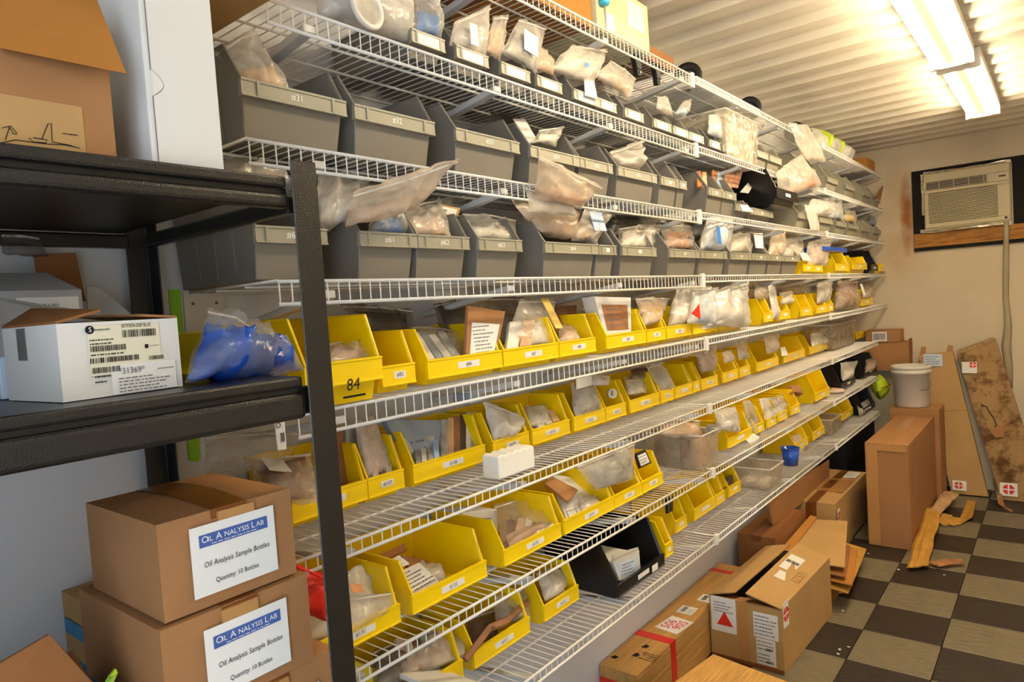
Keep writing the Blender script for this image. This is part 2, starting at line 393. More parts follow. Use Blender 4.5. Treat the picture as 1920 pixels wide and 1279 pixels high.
# ------------------------------------------------------------------ open-fronted storage bins
BINS = {}
def storage_bin(s, pl, pr, xf=.30, h=.12, rim=.055, d=None, col='yellow', text=None, look='', hand=None, z0=.004, name='storage_bin'):
    z = ZS[s-1]+z0
    y0 = ypx(pl, xf, z+rim); y1 = ypx(pr, xf, z+rim)
    w = y1-y0; d = d or xf-.012; t = .0028; xb = xf-d; tw = .05*w
    sl = (h-rim)*(.62 if col in ('grey', 'beige') else .42)
    band = .027 if col in ('grey', 'beige') else min(.042, rim*.72)
    def ring(e):
        prof = [(xf-.026-e*1.0, e), (xf-.007-e, rim), (xf-.007-sl-e, h), (xb+e, h), (xb+e+.006, e)]
        q = []
        for sd in (0, 1):
            for (x, zz) in prof:
                ins = tw*(1-min(zz, h)/h)+e
                q.append((x, (y0+ins) if sd == 0 else (y1-ins), z+zz))
        return q
    o = ring(0); i = ring(t); n = 10
    fs = [(0, 1, 2, 3, 4), (9, 8, 7, 6, 5), (0, 5, 6, 1), (3, 8, 9, 4), (4, 9, 5, 0)]
    fi = [tuple(n+k for k in reversed(f)) for f in fs]
    path = [1, 2, 3, 8, 7, 6]
    fr = [(path[k], path[k+1], n+path[k+1], n+path[k]) for k in range(5)]+[(6, 1, n+1, n+6)]
    mb = MB().add(o+i, fs+fi+fr)
    ordn = len(BINS.setdefault(s, []))
    num = f' numbered {text.strip("#")}' if text else ''
    b = obj(name, mb, col+'_bin', bevel=.0018, seg=1)
    cname = {'grey': 'grey', 'beige': 'beige grey', 'yellow': 'yellow', 'black': 'black'}[col]
    tag(b, f'{cname} bin{num} {look}, {ORD[ordn]} from left on {SHELF[s-1]} shelf'.replace('  ', ' '), 'bin', 'open storage bins on the wire shelves')
    BINS[s].append((pl, pr, b))
    rp = [Vector(o[k]) for k in path]
    obj('rolled_rim', MB().tube(rp, .0033, 5), col+'_bin', b)
    big = w*1289/(max(1.0, (y0+.5*w)*.776+.69)) > 34
    bm = 'grey_band_lit' if col in ('grey', 'beige') else col+'_bin' if col == 'black' else 'yellow_band'
    zt = z+rim; c = [(xf-.009, zt+.002), (xf, zt+.002), (xf, zt-.002), (xf-.0018, zt-.003), (xf-.0018, zt-band+.003), (xf, zt-band+.002), (xf, zt-band-.001), (xf-.012, zt-band-.001)]
    obj('label_holder', MB().slab([(x, y0-.001, zz) for (x, zz) in c], (0, w+.002, 0)), bm, b)
    xc = xf-.0017; yc = (y0+y1)/2; zc = zt-band/2
    if col == 'grey' and big:
        for e in (.14, .86):
            obj('slot_rib', MB().box(xf-.004, xf+.0008, y0+w*e-.003, y0+w*e+.003, zt-band, zt), bm, b)
    if col == 'grey' and s in (3, 4) and ordn == 0:
        for f in (.30, .52, .74):
            xr = xf-d*f; ya = y0+tw-.0022; yb = y0+tw*(1-.9*(h-.02)/h)-.0022 if f > .4 else y0+tw*.35-.0022
            zh = h-.02 if f > .4 else h*.66
            obj('side_rib', MB().slab([(xr-.006, ya, z+.012), (xr+.006, ya, z+.012), (xr+.006, yb, z+zh), (xr-.006, yb, z+zh)], (0, .003, 0)), col+'_bin', b)
    if hand:
        lettering(b, hand, (xf+.0002, yc+.012, zt-band-.004), (0, 1, 0), (0, 0, 1), .032, 'ink', shear=.15)
        obj('marker_stroke', MB().box(xf+.0003, xf+.0012, yc-.012, yc+.04, zt-band-.027, zt-band-.023), 'ink', b)
    elif col == 'grey' and s in (3, 4):
        if text and big: lettering(b, text, (xc, yc, zc), (0, 1, 0), (0, 0, 1), .017, 'white_ink')
        else: patch(b, 'label_strip', 'paper', (xc, yc, zc), (0, 1, 0), (0, 0, 1), .02, .012)
    elif col != 'beige':
        lw = w*.78 if s == 2 else min(.075, w*.36); lh = band*.86 if s == 2 else .015
        lp = patch(b, 'label_strip', 'paper', (xc, yc+(0 if s == 2 else .02*w), zc), (0, 1, 0), (0, 0, 1), lw, lh)
        if text and big: lettering(lp, text, (xc, yc+.02*w, zc), (0, 1, 0), (0, 0, 1), .0125, 'ink', lift=.0011)
    return b
def where(s, px):
    """the bin of shelf s under photo column px, in words"""
    L = BINS.get(s, [])
    if not L: return f'on {SHELF[s-1]} shelf'
    k = min(range(len(L)), key=lambda i: abs((L[i][0]+L[i][1])/2-px))
    return f'{ORD[k]} bin from left, {SHELF[s-1]} shelf'

SB = storage_bin
G3 = dict(xf=.312, h=.168, rim=.10, col='grey'); G4 = dict(xf=.312, h=.15, rim=.091, col='grey')
Y5 = dict(xf=.295, h=.125, rim=.056); Y6 = dict(xf=.175, h=.135, rim=.058); Y7 = dict(xf=.272, h=.125, rim=.052); Y8 = dict(xf=.205, h=.13, rim=.062)
S2 = dict(xf=.295, h=.10, rim=.052, col='grey')
# second shelf: small grey bins with white labels, then deep grey ones
for k, (a, b, lk) in enumerate([(773, 834, 'under a blue and white bag'), (857, 916, 'under a clear bag'), (941, 994, 'with a tan label slot'), (1008, 1054, 'under a tan packet'), (1077, 1121, 'under a milky bag'), (1122, 1156, 'with a white tag over it'),
                    (1173, 1207, 'under a rumpled clear bag'), (1227, 1259, 'holding folded clear bags'), (1263, 1291, 'holding a blue and tan bag'), (1293, 1320, 'left empty'), (1331, 1351, 'under a patterned bag'), (1356, 1376, 'beside the tall clear tub')]):
    SB(2, a, b, look=lk, **S2)
SB(2, 1421, 1441, look='right of the clear tub', xf=.295, h=.14, rim=.085, col='beige'); SB(2, 1444, 1466, look='beside a deep grey bin', xf=.295, h=.14, rim=.085, col='beige')
SB(2, 1500, 1530, look='behind a torn bag', xf=.30, h=.17, rim=.10, col='beige'); SB(2, 1553, 1572, look='with a dark open front', xf=.30, h=.17, rim=.09, col='beige')
SB(2, 1588, 1604, look='with a scooped front', xf=.30, h=.17, rim=.09, col='beige'); SB(2, 1620, 1634, look='near the back wall', xf=.30, h=.17, rim=.09, col='beige'); SB(2, 1643, 1655, look='last before the back wall', xf=.30, h=.16, rim=.08, col='beige')
# third shelf
for a, b, tx, lk in [(453, 649, '#31', 'holding a clear bag and carton'), (666, 815, '#32', 'nearly empty'), (856, 974, '#33', 'standing empty'), (996, 1087, '#34', 'with a torn bag'), (1089, 1149, '#35', 'left empty'), (1160, 1232, '#36', 'under a shiny clear bag'),
                     (1241, 1273, None, 'with a low front'), (1275, 1288, None, 'of narrow width'), (1330, 1358, None, 'holding orange packets'), (1359, 1381, None, 'holding brown cards')]:
    SB(3, a, b, text=tx, look=lk, **G3)
SB(3, 1382, 1403, look='beside the black bin', xf=.312, h=.085, rim=.06, col='grey'); SB(3, 1408, 1450, look='below the black bin', xf=.312, h=.075, rim=.055, col='grey')
SB(3, 1457, 1496, look='jutting out past its grey neighbours', xf=.375, h=.165, rim=.07, col='black', d=.36, z0=.083)
for a, b, lk in [(1498, 1521, 'under a white bag'), (1537, 1562, 'with a hanging strip'), (1570, 1588, 'under a white carton'), (1594, 1610, 'with papers'), (1618, 1632, 'in the dark corner'), (1640, 1652, 'last before the back wall')]:
    SB(3, a, b, look=lk, xf=.30, h=.15, rim=.085, col='beige')
# fourth shelf
for a, b, tx, lk in [(480, 613, '#60', 'behind the black post'), (676, 782, '#61', 'under a long tan bag'), (785, 880, '#62', 'holding a labelled envelope'), (899, 979, '#63', 'holding a clear bag'), (1023, 1122, '#64', 'heaped with tan bags'), (1124, 1156, None, 'half hidden'), (1168, 1231, None, 'holding pale tubes'),
                     (1257, 1312, '#67', 'holding orange parts'), (1315, 1364, '#68', 'under a tall white bag'), (1372, 1409, '#69', 'under milky bags'), (1411, 1443, None, 'with a white tag'), (1445, 1470, None, 'under a tan bag'), (1472, 1500, None, 'under a clear bag')]:
    SB(4, a, b, text=tx, look=lk, **G4)
for a, b, h, rim, lk in [(1508, 1524, .075, .05, 'of low height'), (1526, 1543, .07, .045, 'below a tall bag'), (1568, 1592, .135, .06, 'stacked with a blue rimmed one'), (1600, 1626, .12, .07, 'with a stepped front')]:
    SB(4, a, b, look=lk, xf=.30, h=h, rim=rim)
SB(4, 1634, 1646, look='in the far corner', xf=.31, h=.17, rim=.06, col='black'); SB(4, 1650, 1659, look='last at the back wall', xf=.31, h=.07, rim=.05)
# fifth shelf
SB(5, 430, 553, look='behind the blue bag', xf=.30, h=.15, rim=.05, z0=.006)
SB(5, 572, 716, look='marked by hand, with a clear bag', xf=.345, h=.165, rim=.082, hand='84')
for a, b, tx, lk in [(717, 778, '#85', 'standing empty'), (803, 941, '#86', 'full of flat packets'), (945, 1047, '#87', 'holding a clear pack'), (1050, 1117, '#88', 'with a loose bag'), (1138, 1211, '#89', 'holding a small carton'), (1214, 1248, '#90', 'under a tan bag'), (1251, 1296, '#91', 'under milky bags'), (1300, 1345, None, 'under a warning labelled bag'), (1350, 1400, None, 'under a large milky bag'),
                     (1434, 1449, None, 'side on to the aisle'), (1463, 1482, None, 'with clear bags'), (1503, 1522, None, 'with a closed front'), (1532, 1551, None, 'beside pale sleeves'), (1554, 1563, None, 'left of a brown bundle'), (1616, 1637, None, 'last at the back wall')]:
    SB(5, a, b, text=tx, look=lk, **Y5)
# sixth shelf
for a, b, tx, lk in [(548, 688, '#106', 'partly behind the black post'), (691, 757, '#107', 'holding mauve packs'), (776, 910, '#108', 'packed with upright packets'), (925, 992, '#109', 'under a bubble bag'), (999, 1068, '#110', 'holding loose papers'), (1077, 1135, '#111', 'holding grey sleeves'), (1137, 1174, '#112', 'with a white ring'), (1182, 1236, '#113', 'holding labelled parts'), (1240, 1263, '#114', 'under a grey bag'),
                     (1267, 1298, None, 'left empty'), (1300, 1313, None, 'of narrow width'), (1316, 1346, '#117', 'holding a tall pink bag'), (1356, 1384, None, 'with a pale part'), (1387, 1407, None, 'with a clear bag'), (1420, 1460, None, 'with an orange inside'), (1470, 1509, None, 'with a warning card'), (1519, 1554, None, 'with a white label'), (1608, 1637, None, 'last before the cartons')]:
    SB(6, a, b, text=tx, look=lk, **Y6)
# seventh shelf
for a, b, tx, lk in [(585, 750, '#131', 'holding milky bags'), (774, 912, '#132', 'with labelled sheets'), (946, 1052, '#133', 'full of brown packets'), (1059, 1151, '#134', 'with papers and envelope'), (1153, 1204, '#135', 'under a grey bag'), (1206, 1243, '#136', 'with a framed card'), (1366, 1410, None, 'right of the clear tub'),
                     (1416, 1433, None, 'with white scraps'), (1440, 1456, None, 'with a pale bag'), (1461, 1476, None, 'with a tilted front'), (1484, 1500, None, 'with a low front')]:
    SB(7, a, b, text=tx, look=lk, **Y7)
SB(7, 1530, 1556, look='taller than its neighbours', xf=.27, h=.165, rim=.06)
SB(7, 1578, 1604, look='with pale parts', xf=.28, h=.16, rim=.05, col='black'); SB(7, 1620, 1645, look='at the shelf end', xf=.28, h=.15, rim=.05, col='black')
# bottom shelf
SB(8, 735, 868, look='with upright clear sleeves', text='#150', **Y8)
for a, b, tx, lk in [(890, 993, '#151', 'with a bent brown bar'), (1021, 1085, '#152', 'with a clear packet')]: SB(8, a, b, text=tx, look=lk, **Y8)
SB(8, 1160, 1246, look='holding a white carton', xf=.30, h=.165, rim=.05, col='black', d=.285)
SB(8, 1249, 1262, look='half behind the black bin', xf=.285, h=.14, rim=.062)
for a, b, lk in [(1268, 1288, 'with a black gadget'), (1303, 1341, 'standing empty'), (1343, 1359, 'with a dark inside'), (1368, 1389, 'beside the clear tub'), (1491, 1515, 'holding pale tubes'), (1525, 1546, 'with a scooped front'), (1580, 1600, 'right of a clear tub')]:
    SB(8, a, b, look=lk, **Y8)
SB(8, 1620, 1641, look='at the shelf end', xf=.27, h=.15, rim=.05, col='black')

# ------------------------------------------------------------------ plastic bags
def pillow(q, thick, seed, amp=.35, nu=12, nv=14, fat=.35, flare=0, tight=1.0):
    """crumpled pouch over the four world points q = bottom left, bottom right, top right, top left"""
    bl, br, tr, tl = [Vector(p) for p in q]; off = Vector((seed*3.7, seed*1.3, seed*2.1))
    n0 = (br-bl).cross(tl-bl).normalized()
    size = max((br-bl).length, (tl-bl).length)
    vs = []; fs = []
    def prof(v): return max(.05, (math.sin(math.pi*min(1, (v+.02)/(2*fat)))**.6 if v < fat else (1-(v-fat)/(1-fat))**.8))
    for side in (1, -1):
        for j in range(nv+1):
            v = j/nv
            for i in range(nu+1):
                u = i/nu; uu = .5+(u-.5)*tight
                p = (bl*(1-uu)+br*uu)*(1-v)+(tl*(1-uu)+tr*uu)*v
                e = max(0, math.sin(math.pi*u))**.55
                edge = 0 if 0 < i < nu and 0 < j < nv else 1
                s = p/size*3.2+off
                nz = .5*noise.noise(s)+.9*(1-abs(noise.noise(Vector((u*3.4+off.x, v*1.1+off.y, off.z)))))**5-.35+.4*(1-abs(noise.noise(Vector((u*5+v*3+off.y, v*2.2-u*2+off.x, off.z+side)))))**6-.15
                nl = Vector((noise.noise(s*1.7+Vector((9, 0, 0))), noise.noise(s*1.7+Vector((0, 9, 0))), noise.noise(s*1.7+Vector((0, 0, 9)))))
                th = thick*.5*e*prof(v)
                p = p+n0*(side*th+amp*thick*nz*(.35+.65*e))+nl*(.016*size*(1 if edge else .3))
                vs.append(p)
    m = (nu+1)*(nv+1)
    for b, flip in ((0, 0), (m, 1)):
        for j in range(nv):
            for i in range(nu):
                a = b+j*(nu+1)+i; f = (a, a+1, a+nu+2, a+nu+1); fs.append(f[::-1] if flip else f)
    rim = [i for i in range(nu+1)]+[j*(nu+1)+nu for j in range(1, nv+1)]+[nv*(nu+1)+i for i in range(nu-1, -1, -1)]+[j*(nu+1) for j in range(nv-1, 0, -1)]
    for k in range(len(rim)):
        a, b = rim[k], rim[(k+1) % len(rim)]; fs.append((b, a, m+a, m+b))
    return MB().add(vs, fs)
def lerpq(q, u0, u1, v0, v1):
    bl, br, tr, tl = [Vector(p) for p in q]
    g = lambda u, v: (bl*(1-u)+br*u)*(1-v)+(tl*(1-u)+tr*u)*v
    return [g(u0, v0), g(u1, v0), g(u1, v1), g(u0, v1)]
SEED = [1]
def bag(s, look, pts, film_m='film_clear', thick=.05, fill=None, lvl=.55, x=.28, seed=None, card=None, place=None, amp=.35, name='plastic_bag', zip_=True, famp=.4, fthick=.5, fu=.1):
    """pts: photo points bottom left, bottom right, top right, top left (with their own plane X where given)"""
    SEED[0] += 1; sd = seed or SEED[0]
    q = [at(p[0], p[1], 0, p[2] if len(p) > 2 else x) for p in pts]
    small = max(abs(pts[0][0]-pts[2][0]), abs(pts[0][1]-pts[2][1])) < 45
    o = obj(name, pillow(q, thick, sd, amp, *((7, 8) if small else (13, 15))), film_m, smooth=True)
    cx = sum(p[0] for p in pts)/4
    tag(o, look+' '+(place or ('in '+where(s, cx))), 'bag', 'plastic bags of parts on the shelves')
    if fill:
        qi = lerpq(q, fu, 1-fu, .05 if fu > .05 else .01, lvl)
        obj('contents', pillow(qi, thick*fthick, sd+.5, amp*famp, 8 if fu > .05 else 22, 8 if fu > .05 else 22), fill, o, smooth=not small)
    if zip_ and not small:
        a, b = Vector(q[3]).lerp(Vector(q[0]), .09), Vector(q[2]).lerp(Vector(q[1]), .09)
        n0 = (Vector(q[1])-Vector(q[0])).cross(Vector(q[3])-Vector(q[0])).normalized()
        obj('zip_strip', MB().tube([a+n0*.002, a.lerp(b, .5)+n0*(.004+.3*amp*thick), b+n0*.002], .0022, 5), 'film_white', o)
    if card:
        u, v, cw, ch, cm = card
        bl, br, tr, tl = [Vector(p) for p in q]; c = (bl*(1-u)+br*u)*(1-v)+(tl*(1-u)+tr*u)*v
        rt = (br-bl).normalized(); n0 = (br-bl).cross(tl-bl).normalized(); up = n0.cross(rt)
        patch(o, 'paper_label', cm, c+n0*thick*.55, rt, up, cw, ch)
    return o
def card(s, look, pts, m, x=.25, t=.004, name='envelope', label_m=None, lab=(.15, .85, .08, .6), place=None, lines=4, cat='envelope', group='flat packets in the bins'):
    """flat packet through four photo points, each on its own plane X"""
    SEED[0] += 1
    q = [at(p[0], p[1], 0, p[2] if len(p) > 2 else x) for p in pts]
    n0 = (q[1]-q[0]).cross(q[3]-q[0]).normalized()
    if n0.dot(CAM-q[0]) < 0: n0 = -n0
    o = obj(name, MB().slab(q, -n0*t), m, bevel=min(.001, t*.3), seg=1)
    tag(o, look+' '+(place or ('in '+where(s, sum(p[0] for p in pts)/4))), cat, group)
    if label_m:
        l = lerpq(q, *lab); lp = obj('paper_label', MB().slab([p+n0*.0003 for p in l], n0*.0008), label_m, o)
        c = sum(l, Vector())/4; rt = (l[1]-l[0]); up = (l[3]-l[0])
        if lines: textlines(lp, c, rt, n0.cross(rt) if n0.cross(rt).dot(up) > 0 else -n0.cross(rt), rt.length*.84, up.length*.84, lines, SEED[0], lift=.0014 if rt.cross(up).dot(n0) > 0 else .0014)
    return o
def small_box(s, look, pts, depth, m, x=.25, name='carton', place=None, label_m=None, cat='box', tape=None):
    """carton whose front face runs through four photo points on planes X, extending depth towards the wall"""
    SEED[0] += 1
    q = [at(p[0], p[1], 0, p[2] if len(p) > 2 else x) for p in pts]
    o = obj(name, MB().slab(q, (-depth, 0, 0)), m, bevel=.0015, seg=1)
    tag(o, look+' '+(place or ('in '+where(s, sum(p[0] for p in pts)/4))), cat, 'small cartons on the shelves')
    n0 = (q[1]-q[0]).cross(q[3]-q[0]).normalized()
    if label_m:
        l = lerpq(q, .12, .88, .15, .8); lp = obj('paper_label', MB().slab([p+n0*.0004 for p in l], n0*.0008), label_m, o)
        rt = l[1]-l[0]; textlines(lp, sum(l, Vector())/4, rt, n0.cross(rt), rt.length*.85, (l[3]-l[0]).length*.8, 4, SEED[0], lift=.0016)
    if tape:
        l = lerpq(q, .4, .6, 0, 1); obj('tape_strip', MB().slab([p+n0*.0004 for p in l], n0*.0006), tape, o)
    return o

# ------------------------------------------------------------------ what lies in and on the bins
# top shelf
def bx(name, label, cat, x0, x1, y0, y1, z0, z1, m, group=None, bevel=.003):
    return tag(obj(name, MB().box(x0, x1, y0, y1, z0, z1), m, bevel=bevel), label, cat, group)
def tape_on(o, x0, x1, y0, y1, z0, z1, m='brown_tape', name='tape_strip'):
    return obj(name, MB().box(x0, x1, y0, y1, z0, z1), m, o)
z = ZS[0]+.003
b = bx('carton', 'golden brown carton on top shelf beside the pale printed box', 'box', .03, .295, 1.50, 1.845, z, z+.16, 'cardboard_gold')
tape_on(b, .10, .16, 1.499, 1.8465, z+.159, z+.1608)
b = bx('carton', 'pale yellow printed carton on top shelf with a white label', 'box', .05, .305, 1.86, 2.20, z, z+.165, mat('pale_print', 'dcd2a4', .5, .3, var=.18, scale=9))
patch(b, 'paper_label', 'paper', (.3055, 2.11, z+.105), (0, 1, 0), (0, 0, 1), .11, .085)
patch(b, 'paper_label', 'paper', (.3055, 1.93, z+.04), (0, 1, 0), (0, 0, 1), .06, .05)
patch(b, 'print_stripe', 'orange_part', (.3055, 1.90, z+.13), (0, 1, 0), (0, 0, 1), .012, .05)
bt = obj('spray_bottle', MB().lathe([(0, 0), (.014, 0), (.017, .008), (.017, .1), (.01, .12), (.01, .135), (0, .135)], (.318, 1.885, z+.073), 16), 'blue_plastic', smooth=True)
bt.data.materials[0] = mat('cyan_plastic', '3ab0d8', .25, .5, var=.1)
tag(bt, 'small cyan bottle hanging in front of the pale printed carton', 'bottle')
obj('chain', MB().tube([(.318, 1.885, z+.073), (.319, 1.886, z+.03), (.317, 1.888, z+.003)], .003, 5), 'metal_dull', bt)
for y0, y1, lk in ((.98, 1.22, 'seen through the wires above the blue bag'), (1.24, 1.46, 'left of the golden carton'), (2.22, 2.42, 'flat above the black hooks')):
    bx('flat_carton', f'flat brown carton on top shelf {lk}', 'box', .03, .29, y0, y1, z, z+.05, 'cardboard_dark', 'flat cartons on the top shelf')
bx('flat_carton', 'long white flat carton lying on top shelf past the black rollers', 'box', .05, .29, 2.62, 3.35, z, z+.03, 'white_carton')
for px, py, X, lk in ((1290, 129, .27, 'nearest of three'), (1405, 192, .27, 'middle of three'), (1490, 230, .27, 'farthest of three')):
    X = .225; c = Vector((X, ypx(px, X, ZS[0]+.05), 0)); w_ = empty('caster_wheel', f'black caster wheel standing on top shelf against the ceiling, {lk}', 'wheel', 'caster wheels on the top shelf'); c.z = z+.055
    obj('tyre', MB().lathe([(.022, -.018), (.05, -.018), (.056, -.012), (.056, .012), (.05, .018), (.022, .018), (.022, -.018)], c, 24, (.45, -1, 0)), 'rubber', w_, smooth=True)
    obj('hub', MB().lathe([(0, -.014), (.022, -.014), (.022, .014), (0, .014)], c, 16, (.45, -1, 0)), 'metal_dull', w_, smooth=True)
for (px, py), lk in (((1186, 120), 'left one'), ((1222, 112), 'right one')):
    c = at(px, py, 0, .27); h = obj('hanging_hook', MB().slab([(c.x, c.y-.02, ZS[0]-.005), (c.x, c.y+.022, ZS[0]-.005), (c.x, c.y+.03, ZS[0]-.03), (c.x, c.y+.022, ZS[0]-.07), (c.x, c.y+.0, ZS[0]-.072), (c.x, c.y-.006, ZS[0]-.035)], (.02, 0, 0)), 'black_metal', bevel=.003)
    tag(h, f'black metal hook hanging under the top shelf wires, {lk} of two', 'hook', 'black hooks under the top shelf')
    obj('bolt', MB().lathe([(0, 0), (.005, 0), (.005, .004), (0, .004)], (c.x+.02, c.y+.012, ZS[0]-.06), 10, (1, 0, 0)), 'metal_dull', h)
for y0, y1, m, lk in ((4.55, 5.05, 'film_white', 'wrapped bundle with lime tape'), (5.1, 5.35, 'white_part', 'rounded white bundle beside the taped one')):
    zz = z+.002; o = obj('wrapped_bundle', pillow([(.29, y0, zz+.02), (.29, y1, zz+.02), (.26, y1, zz+.16), (.26, y0, zz+.16)], .15, 77+y0, .12, 12, 12, .5), m, smooth=True)
    o.location.x = -.06; tag(o, f'{lk} on top shelf close to the ceiling', 'bundle')
    if m == 'film_white':
        obj('contents', pillow([(.28, y0+.04, zz+.03), (.28, y1-.04, zz+.03), (.26, y1-.04, zz+.14), (.26, y0+.04, zz+.14)], .1, 80, .1, 8, 8, .5), 'white_part', o)
        for ya, yb in ((4.64, 4.69), (4.92, 4.97)):
            obj('lime_band', pillow([(.231, ya, zz+.018), (.231, yb, zz+.018), (.201, yb, zz+.162), (.201, ya, zz+.162)], .165, 77+y0, .05, 4, 12, .5), 'lime_tape', o).location.x = .06
b = bx('carton', 'yellowish carton on top shelf against the back wall', 'box', .08, .30, 5.56, 5.83, z, z+.09, 'cardboard_gold')
# second shelf
bag(2, 'large pale plastic sack around a round tub', [(598, 28), (772, 80), (779, -40), (590, -40)], 'film_white', .11, 'grey_part', .8, x=.27, place='at left end of second shelf', amp=.14)
c = at(692, 72, 0, .33); c.z = ZS[1]+.045
t = obj('round_lid', MB().lathe([(.030, -.006), (.042, -.006), (.045, 0), (.042, .006), (.034, .004), (.030, -.006)], c, 28, (1, .1, .1)), 'white_part', smooth=True); tag(t, 'round pale lid leaning on the large sack at left of second shelf', 'lid')
obj('lid_disc', MB().lathe([(0, -.003), (.032, -.003), (.032, .001), (0, .001)], c, 24, (1, .1, .1)), 'grey_part', t)
bag(2, 'clear bag of blue parts', [(776, 60), (829, 76), (824, -15), (779, -20)], 'film_clear', .06, 'blue_part', .5)
bag(2, 'clear bag with a white leaflet', [(843, 86), (908, 108), (920, 8), (850, 42)], 'film_milky', .05, 'white_part', .5, card=(.4, .35, .028, .05, 'paper'))
bag(2, 'clear bag of tan strips', [(908, 98), (938, 114), (953, 28), (926, 30)], 'film_clear', .04, 'tan_part', .7)
bag(2, 'zip bag with a grey sheet', [(940, 98), (1006, 136), (1024, 48), (974, 34)], 'film_clear', .035, 'grey_part', .72, card=(.5, .42, .06, .055, 'paper_blue'), amp=.2)
bag(2, 'tan paper pack', [(1003, 128), (1036, 142), (1040, 112), (1012, 84)], 'film_tan', .03, 'tan_part', .6)
bag(2, 'milky bag with white parts', [(1030, 128), (1112, 160), (1140, 92), (1072, 84)], 'film_milky', .06, 'white_part', .6, card=(.5, .3, .02, .012, 'blue_part'))
bag(2, 'rumpled clear bag of pale parts', [(1116, 142), (1180, 185), (1192, 146), (1146, 112)], 'film_milky', .05, 'tan_part', .5)
card(2, 'white tag hanging', [(1098, 178, .305), (1121, 186, .305), (1114, 150, .285), (1096, 148, .285)], 'paper', name='paper_tag', cat='tag', group='paper tags', lines=0)
bag(2, 'folded clear bag', [(1230, 204), (1262, 218), (1252, 182), (1234, 180)], 'film_milky', .03, None)
bag(2, 'blue and tan bag', [(1265, 214), (1287, 218), (1299, 184), (1281, 190)], 'film_clear', .035, 'paleblue_part', .5)
bag(2, 'white patterned bag', [(1327, 250), (1353, 262), (1352, 212), (1329, 215)], 'film_white', .04, 'paleblue_part', .6)
bag(2, 'flat clear bag lying high', [(1342, 224), (1430, 240), (1440, 216), (1338, 205)], 'film_milky', .04, None, x=.25)
bag(2, 'large torn milky bag', [(1470, 372, .35), (1541, 346, .35), (1506, 288, .33), (1452, 324, .33)], 'film_milky', .10, 'orange_part', .3, place='hanging over the front edge of second shelf', amp=.3)
bag(2, 'long milky bag', [(1510, 300, .335), (1550, 304, .335), (1518, 236, .325), (1478, 231, .325)], 'film_milky', .05, 'pink_part', .3, place='draped over the edge of the top shelf')
# tall clear tub on the second shelf
def tub(name, label, s, pl, pr, py, xf, h, d, fillm=None, lvl=.7, extra=None):
    z = ZS[s-1]+.004; y0 = ypx(pl, xf, z+h); y1 = ypx(pr, xf, z+h); t_ = .003; tw = .04*(y1-y0)
    def ring(e):
        return [(xf-.01-e, y0+tw+e, z+e), (xf-.01-e, y1-tw-e, z+e), (xf-d+.01+e, y1-tw-e, z+e), (xf-d+.01+e, y0+tw+e, z+e), (xf-e, y0+e, z+h), (xf-e, y1-e, z+h), (xf-d+e, y1-e, z+h), (xf-d+e, y0+e, z+h)]
    o, i = ring(0), ring(t_); sd = [(0, 1, 5, 4), (1, 2, 6, 5), (2, 3, 7, 6), (3, 0, 4, 7)]
    fs = sd+[(3, 2, 1, 0)]+[tuple(8+k for k in reversed(f)) for f in sd]+[(8, 9, 10, 11)]+[(4+k, 4+(k+1) % 4, 12+(k+1) % 4, 12+k) for k in range(4)]
    b = obj(name, MB().add(o+i, fs), 'tub_plastic', bevel=.0015, seg=1); tag(b, label, 'tub', 'clear plastic tubs')
    obj('rolled_rim', MB().tube([o[4], o[5], o[6], o[7], o[4]], .004, 6), 'film_white', b)
    return b, y0, y1
tb_, a0, a1 = tub('clear_tub', 'tall clear tub of white parts on second shelf near its joint', 2, 1360, 1422, 220, .31, .20, .22)
obj('contents', MB().box(.11, .292, a0+.03, a1-.03, ZS[1]+.01, ZS[1]+.165), 'white_part', tb_, bevel=.01)
# third shelf
bag(3, 'clear zip bag of tan parts', [(458, 158), (550, 176), (476, 50, .24), (399, 100, .24)], 'film_clear', .05, 'tan_part', .42)
small_box(3, 'small tan carton with white label', [(578, 196, .2), (628, 200, .2), (650, 172, .2), (590, 160, .2)], .08, 'cardboard', label_m='paper')
bag(3, 'dark crumpled bag', [(925, 232, .15), (985, 240, .15), (968, 205, .1), (914, 192, .1)], 'film_dark', .05, 'dark_part', .5)
card(3, 'long white leaflet', [(992, 268, .25), (1010, 266, .25), (984, 222, .18), (962, 222, .18)], 'paper', name='leaflet', lines=0, cat='leaflet')
bag(3, 'small clear bag of white parts', [(1004, 266), (1042, 276), (1058, 236), (1010, 244)], 'film_clear', .04, 'white_part', .6)
bag(3, 'shiny crumpled clear bag', [(1162, 312), (1198, 320), (1209, 260), (1142, 286)], 'film_milky', .08, 'white_part', .45, amp=.4)
bag(3, 'clear bag of tan cards', [(1300, 350, .2), (1345, 355, .2), (1360, 308, .15), (1318, 312, .15)], 'film_clear', .05, 'tan_part', .6)
card(3, 'orange flat pack', [(1333, 348), (1352, 352), (1354, 322, .22), (1336, 318, .22)], 'orange_part', t=.01, lines=0)
card(3, 'blue banded flat pack', [(1344, 349), (1358, 352), (1361, 325, .22), (1346, 320, .22)], 'paleblue_part', t=.01, lines=0)
for a, lk in ((1352, 'leftmost brown card'), (1362, 'middle brown card'), (1372, 'rightmost brown card')):
    card(3, lk, [(a, 350), (a+12, 353), (a+22, 317, .22), (a+10, 314, .22)], 'brown_part', t=.006, lines=0, name='card_sheet')
card(3, 'white folded note', [(1392, 396, .315), (1414, 398, .325), (1402, 385, .315), (1388, 384, .312)], 'paper', t=.002, name='paper_tag', place='on front edge of third shelf by the black bin', cat='tag', group='paper tags', lines=0)
card(3, 'clear sloping sheet', [(1388, 360, .28), (1404, 362, .28), (1424, 328, .2), (1416, 326, .2)], 'film_white', t=.004, lines=0, name='plastic_sheet', cat='sheet')
